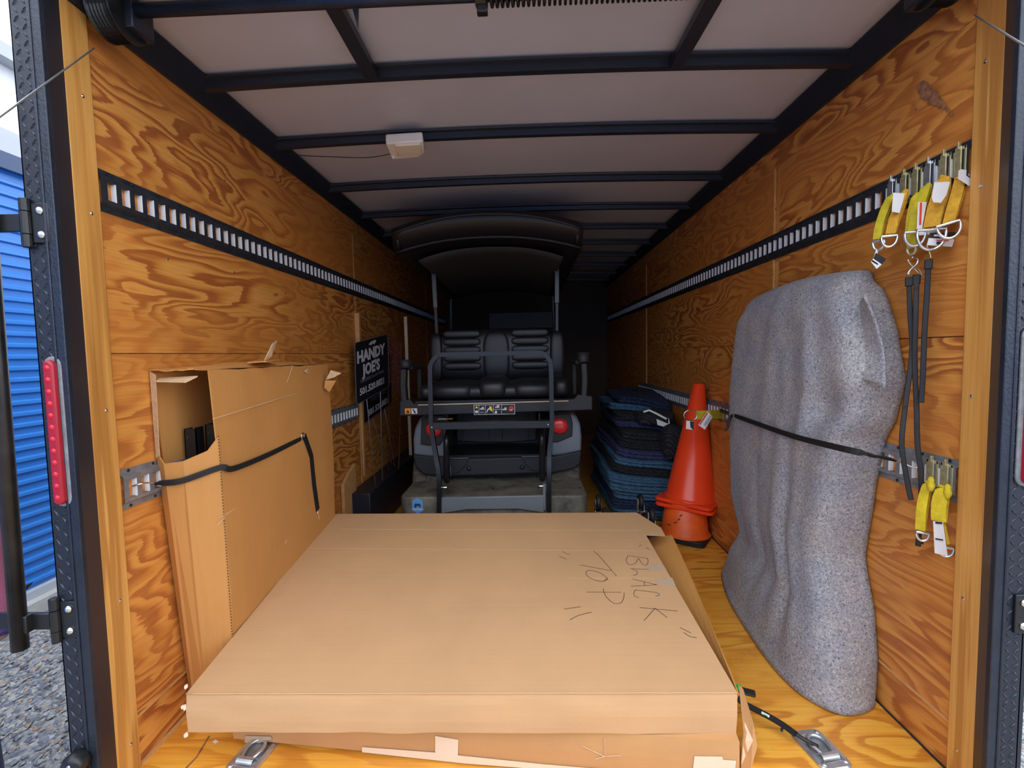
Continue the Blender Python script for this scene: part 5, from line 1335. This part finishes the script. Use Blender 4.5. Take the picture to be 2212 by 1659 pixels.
def strap(y, zc, pts, wid, mat, fm, label, ring=None, tags=(), up=(-1, -.6, 0), grp='yellow rail straps with steel rings', extra=None):
    t = empty('rail_strap', (W2-.001, y, zc-.05), label, 'strap', grp)
    fitting(t, y, zc, fm)
    ps = [V((wx-.004, y, zc-.040))]+[P(*q) for q in pts]
    ps2 = smooth_pts(ps, 5); mb = MB(); n = len(ps2)
    # webbing gathered at the fitting and widening
    nrm = V(up).normalized(); rings = []
    for i, p in enumerate(ps2):
        tt = i/(n-1); w_ = wid*(.45+.55*min(1, tt*2.2)); a = ps2[min(i+1, n-1)]-ps2[max(i-1, 0)]; a.normalize(); sdv = a.cross(nrm).normalized(); up2 = sdv.cross(a)
        rings.append([p+sdv*(w_/2*x_)+up2*(.0022*z_+.003*math.cos(x_*4)*(1-tt)) for x_, z_ in ((-1, -1), (-.33, -1), (.33, -1), (1, -1), (1, 1), (.33, 1), (-.33, 1), (-1, 1))])
    mb.loft(rings); mb.build('webbing', M[mat], t, smooth=False)
    # rear layer of the loop
    off = nrm*-.012
    mb = MB(); mb.loft([[q+off*math.sin(PI*min(1, max(0, i/(n-1)))) for q in r_] for i, r_ in enumerate(rings)]); mb.build('webbing', M[mat], t)
    if ring: dring(t, P(*ring[0]), ring[1], ring[2], ring[3] if len(ring) > 3 else 'chrome', ring[4] if len(ring) > 4 else 0)
    for q, mt, nm in tags: MB().prism([P(*a) for a in q], V((-.0006, -.0006, 0))).build(nm, M[mt], t)
    return t
c1f = lambda x, y: (1820+x/3.949, 280+y/3.949)
zc = (RU[0]+RU[1])/2
def yat(px): return PX(px, 400, W2-.01).y
def L(q, Y): return [(*c1f(*a), Y) for a in q]
sA = strap(yat(1930), zc, L([(415, 560), (350, 700), (310, 830), (295, 935)], 1.52), .022, 'olive', 'zinc', 'farthest olive-yellow rail strap with ring and a dangling printed tag',
      ring=((*c1f(308, 950), 1.51), .016, (-1, -.4, 0), 'zinc'), tags=[(L([(290, 1015), (250, 1135), (290, 1190), (300, 1040)], 1.50), 'paper', 'hang_tag'), (L([(285, 1050), (375, 1105), (335, 1150), (262, 1100)], 1.495), 'print', 'hang_tag'), (L([(262, 1100), (335, 1150), (292, 1188), (243, 1128)], 1.495), 'paper', 'hang_tag')])
o_ = MB().prism([P(*a) for a in L([(255, 1112), (305, 1145), (300, 1152), (250, 1122)], 1.493)], (-.0004, 0, 0)).build('red_line', M['redprint'], sA)
strap(yat(1958), zc, L([(520, 530), (480, 640), (440, 760), (410, 890)], 1.49), .026, 'orange', 'brass', 'golden rail strap second from the far end with a blank white label',
      ring=((*c1f(400, 905), 1.485), .019, (-.5, -1, 0), 'chrome'), tags=[(L([(432, 538), (530, 545), (520, 600), (485, 712), (420, 700)], 1.475), 'paper', 'label')])
strap(yat(1983), zc, L([(620, 560), (600, 680), (585, 800), (580, 900), (600, 1000)], 1.47), .026, 'olive', 'brass', 'narrow crumpled olive rail strap third from the far end',
      ring=((*c1f(590, 1005), 1.465), .012, (-1, -.3, 0), 'brass'))
strap(yat(2010), zc, L([(715, 480), (670, 600), (630, 730), (605, 860)], 1.45), .026, 'olive', 'zinc', 'bright yellow rail strap fourth from the far end with red-striped label',
      ring=((*c1f(620, 870), 1.44), .024, (-.4, -1, 0), 'zinc'), tags=[(L([(645, 618), (720, 618), (700, 720), (680, 840), (800, 850), (795, 890), (630, 905)], 1.432), 'paper', 'label'), (L([(662, 622), (678, 622), (672, 810), (655, 812)], 1.430), 'redprint', 'label_stripe'),
        (L([(680, 845), (770, 840), (770, 855), (680, 860)], 1.430), 'print', 'label_print')])
sE = strap(yat(2043), zc, L([(855, 420), (830, 540), (790, 680), (760, 830)], 1.415), .038, 'orange', 'brass', 'widest golden rail strap with large white label, second from near end',
      ring=((*c1f(760, 850), 1.40), .033, (-.35, -1, 0), 'chrome'), tags=[(L([(782, 450), (920, 445), (885, 560), (840, 625), (775, 620), (762, 580)], 1.385), 'paper', 'label'),
        (L([(745, 880), (965, 875), (955, 935), (735, 925)], 1.405), 'print', 'hang_tag'), (L([(735, 925), (955, 935), (935, 1000), (720, 985)], 1.405), 'paper', 'hang_tag'),
        (L([(800, 938), (905, 942), (904, 950), (800, 947)], 1.402), 'redprint', 'tag_print'), (L([(805, 955), (855, 958), (852, 980), (800, 977)], 1.402), 'print', 'barcode'), (L([(780, 895), (870, 897), (870, 912), (780, 910)], 1.402), 'paper', 'tag_print')])
strap(yat(2075), zc, L([(1000, 400), (975, 540), (935, 680), (905, 800)], 1.385), .027, 'orange', 'brass', 'nearest golden rail strap with a white label curled at its top',
      ring=((*c1f(900, 800), 1.375), .024, (-.8, -1, 0), 'chrome', .2), tags=[(L([(990, 350), (1010, 338), (1060, 345), (1125, 470), (1075, 480), (1040, 455), (985, 420)], 1.365), 'paper', 'label')])
# lower rail straps
zc2 = (RL[0]+RL[1])/2
c3 = lambda x, y: (1820+x/3.015, 900+y/3.015)
def L3(q, Y): return [(*c3(*a), Y) for a in q]
strap(PX(2017, 1030, W2-.01).y, zc2, L3([(550, 440), (520, 560), (510, 660), (508, 740)], 1.40), .024, 'yellow', 'brass', 'left yellow strap knotted on the low right rail with black-taped ring',
      ring=((*c3(522, 755), 1.395), .014, (-.6, -1, 0), 'chrome'), tags=[(L3([(488, 785), (515, 780), (530, 830), (490, 835)], 1.40), 'print', 'black_tape')], grp='yellow straps on the low right rail')
strap(PX(2048, 1040, W2-.01).y, zc2, L3([(650, 470), (630, 560), (625, 640), (628, 680)], 1.36), .034, 'yellow', 'brass', 'right yellow strap knotted on the low right rail with long printed label',
      ring=((*c3(675, 850), 1.37), .016, (-.6, -1, 0), 'chrome'), tags=[(L3([(590, 680), (655, 685), (685, 910), (600, 888)], 1.35), 'paper', 'label'), (L3([(605, 683), (650, 687), (650, 700), (605, 697)], 1.348), 'print', 'label_print'), (L3([(605, 790), (655, 800), (656, 808), (605, 800)], 1.348), 'print', 'label_print'),
        (L3([(660, 690), (672, 700), (700, 830), (680, 835), (668, 760)], 1.365), 'yellow', 'webbing_loop')], grp='yellow straps on the low right rail')
for kx, ky, Y in ((575, 440, 1.375), (685, 490, 1.345)):
    q = P(*c3(kx, ky), Y)
    par = [o for o in bpy.data.objects if o.name.startswith('rail_strap')][-1 if kx > 600 else -2]
    MB().loft([[q+V((.010*rr_*math.cos(a), .012*rr_*math.sin(a), h)) for a in [2*PI*k/10 for k in range(10)]] for rr_, h in ((.4, -.020), (.7, -.012), (.95, -.002), (.65, .008), (.75, .014), (.3, .022))]).build('knot', M['yellow'], par, smooth=True)
# strap sticking out beyond the felt, over the cones
c8 = lambda x, y: (1240+x/3.771, 780+y/3.771)
t = empty('rail_strap', PX(1560, 893, W2-.001), 'single olive strap with ring and two tags drawn across in front of cone tip', 'strap')
q0 = PX(1562, 895, W2-.012); q1 = P(*c8(1110, 435), 2.86); q2 = P(*c8(995, 440), 2.84)
MB().ribbon([q0, q1, q2], .052, .003, (0, -1, 0)).build('webbing', M['olive'], t)
MB().box((q0.x-.008, q0.y-.02, q0.z-.03), (q0.x+.010, q0.y+.02, q0.z+.03)).build('rail_fitting', M['brass'], t, bevel=.001)
rc2 = q2+V((-.035, -.005, 0)); MB().tube([rc2+V((.04*math.cos(a), 0, .032*math.sin(a))) for a in [2*PI*k/20 for k in range(20)]], .0035, 8, closed=True).build('d_ring', M['chrome'], t, smooth=True)
for q, mt, yy_ in (([(1085, 408), (1128, 455), (1065, 558), (1012, 520)], 'paper', 2.82), ([(915, 485), (975, 490), (970, 560), (912, 552)], 'paper', 2.80), ([(945, 490), (977, 492), (972, 562), (948, 540)], 'print', 2.797)):
    MB().prism([P(*c8(*a), yy_) for a in q], (0, -.0006, 0)).build('hang_tag', M[mt], t)
MB().prism([P(*c8(*a), 2.817) for a in ((1083, 418), (1092, 424), (1028, 520), (1018, 516))], (0, -.0004, 0)).build('label_stripe', M['redprint'], t)
mb = MB()
for k in range(9): mb.prism([P(*c8(a+6-.52*0, b2), 2.8165) for a, b2 in ((1100-k*6, 440+k*9), (1118-k*6, 455+k*9), (1116-k*6, 458+k*9), (1098-k*6, 443+k*9))], (0, -.0004, 0))
mb.build('label_print', M['print'], t)

# hanging rubber straps
def hang(pts, label, seed, Ys, hookpts=None, holes=True):
    t = empty('rubber_strap', P(*pts[0], Ys[0]), label, 'strap', 'black rubber tie-down straps')
    ps = smooth_pts([P(*p, y) for p, y in zip(pts, Ys)], 6)
    MB().ribbon(ps, .0135, .007, (-.8, -1, 0)).build('band', M['matte'], t, bevel=.002)
    nv = V((-.8, -1, 0)).normalized()
    for k in (2, len(ps)//2, len(ps)-5):
        MB().lathe(ps[k]+nv*.003, nv, [(.0055, 0), (.005, .002), (.002, .002), (.002, 0)], 10).build('eyelet', M['print'], t)
    MB().obox(ps[0]-V((0, 0, .012)), V((-.0075, .006, 0)), V((-.004, -.005, 0)), V((0, 0, .014))).build('end_block', M['matte'], t, bevel=.003)
    if hookpts: MB().tube(smooth_pts([P(*a) for a in hookpts], 6), .0026, 8).build('hook', M['chrome'], t, smooth=True)
    return t
hang([(1964, 600), (1966, 680), (1970, 760), (1955, 880), (1948, 960), (1958, 1030), (1968, 1080)], 'black rubber strap hanging from S hook, its lower end curling out left', 1, [1.48, 1.48, 1.47, 1.46, 1.45, 1.44, 1.43],
     hookpts=[(*c1f(555, 1110), 1.46), (*c1f(600, 1170), 1.462), (*c1f(680, 1250), 1.465), (*c1f(650, 1190), 1.465), (*c1f(610, 1180), 1.463), (*c1f(560, 1240), 1.46)])
hang([(1980, 595), (1978, 680), (1976, 780), (1980, 880), (1982, 960), (1990, 1030), (1988, 1110), (1983, 1180)], 'longest black rubber strap hanging straight down past the low right rail', 2, [1.47, 1.46, 1.46, 1.45, 1.44, 1.43, 1.43, 1.43],
     hookpts=[(*c1f(590, 1090), 1.455), (*c1f(640, 1100), 1.455), (*c1f(630, 1150), 1.456), (*c1f(575, 1200), 1.457), (*c1f(555, 1235), 1.458)])
hang([(2006, 562), (2002, 640), (1997, 720), (1994, 800), (1990, 870)], 'short black rubber strap hanging by hook from the widest yellow strap ring', 3, [1.425, 1.43, 1.43, 1.43, 1.43],
     hookpts=[(*c1f(735, 965), 1.41), (*c1f(722, 1000), 1.412), (*c1f(745, 1050), 1.415), (*c1f(755, 1100), 1.42)])

# ================================================================ floor anchors
def anchor(c, label, rot_):
    t = empty('floor_anchor', c, label, 'tie-down ring', 'steel floor tie-down plates'); c = V(c)
    xa = V((math.cos(rot_), math.sin(rot_), 0)); ya3 = V((-xa.y, xa.x, 0))
    outl = rrect(-.052, -.075, .052, .075, .022, 4)
    def pt(x, y, z): return c+xa*x+ya3*y+V((0, 0, z))
    MB().loft([[pt(x*s_, y*s_, z) for x, y in outl] for s_, z in ((1, .0005), (1, .003), (.95, .007), (.72, .008), (.62, .0035))]).build('plate', M['zinc'], t)
    MB().lathe(pt(0, .008, .0036), (0, 0, 1), [(.034, .004), (.030, .0), (.001, .0002)], 24).build('recess', M['gal'], t)
    rp_ = [pt(.027*math.cos(a), .006+.034*math.sin(a), .014) for a in [-.9+(PI+1.8)*k/20 for k in range(21)]]
    rp_ = [pt(-.018, -.030, .012)]+[pt(.027*math.cos(a), .008+.032*math.sin(a), .016) for a in [PI+.5-(PI+1.0)*k/20 for k in range(21)]]+[pt(.018, -.030, .012)]
    MB().tube(rp_, .0058, 10, closed=True).build('ring', M['zinc'], t, smooth=True)
    MB().loft([[pt(x, -.033+.012*math.cos(a), .006+.012*max(0, math.sin(a))) for a in [PI*k/8 for k in range(9)]] for x in (-.028, .028)], closed=False).build('ring_bracket', M['zinc'], t, solid=.002)
    for x in (-.036, .036):
        for y in (-.056, .056): MB().lathe(pt(x, y, .006), (0, 0, 1), [(.009, 0), (.007, .004), (.001, .005)], 12).build('rivet', M['zinc'], t, smooth=True)
    return t
a1_ = PZ(548, 1630, 0); a2_ = PZ(1772, 1620, 0)
anchor((a1_.x, a1_.y, .0005), 'steel floor tie-down ring under the left front corner of flat boxes', R(-8))
anchor((a2_.x, a2_.y, .0005), 'steel floor tie-down ring with black strap hooked on, right floor', R(10))
# strap from ring under the box
t = empty('bungee_strap', (.8, 1.5, .01), 'black hooked strap with green buckle from floor ring to under flat box', 'strap')
s0_ = [(1765, 1612, 1.46), (1738, 1598, 1.49), (1710, 1580, 1.53)]
sp_ = [PZ(1766, 1612, .018), PZ(1742, 1600, .03), PZ(1718, 1585, .035)]
MB().tube(smooth_pts(sp_, 6), .006, 8).build('hook', M['frame'], t, smooth=True)
sp_ = [PZ(1720, 1587, .035), PZ(1690, 1565, .04), PZ(1650, 1542, .05), PZ(1608, 1520, .065), PZ(1590, 1505, .08)]
MB().ribbon(smooth_pts(sp_, 6), .020, .006, (.1, -.3, 1)).build('webbing', M['matte'], t)
MB().ribbon([PZ(1662, 1548, .052), PZ(1645, 1539, .056)], .009, .001, (.1, -.3, 1)).build('printed_label', M['paper'], t)
MB().ribbon([PZ(1658, 1547.5, .0535), PZ(1650, 1543.5, .0553)], .003, .001, (.1, -.3, 1)).build('printed_label', M['green'], t)
q = PZ(1611, 1494, .09); MB().obox(q, V((.030, -.006, -.004)), V((.006, .016, 0)), V((0, -.003, .005))).build('buckle', M['plastic'], t, bevel=.004)
q = PZ(1596, 1486, .10); MB().obox(q, V((.008, 0, 0)), V((0, .009, 0)), V((0, 0, .009))).build('ratchet_tab', M['green'], t, bevel=.002)
MB().tube([PZ(1690, 1572, .03), PZ(1688, 1580, .02)], .004, 8).build('loose_tail', M['matte'], t)
tag(MB().prism([PZ(459, 1602, .0008), PZ(466, 1598, .0008), PZ(472, 1602, .0008), PZ(464, 1606, .0008)], (0, 0, .001)).build('paper_scrap', M['paper'], None), 'tiny white paper scrap on the floor left of the flat boxes', 'scrap')
# floor gouge

gm = MB(); gm.ribbon([PZ(452, 1590, .0006), PZ(440, 1610, .0006), PZ(425, 1635, .0006), PZ(402, 1659, .0006)], .006, .0006, (0, 0, 1)); gm.build('scuff_mark', M['scuff'], bpy.data.objects['floor'])
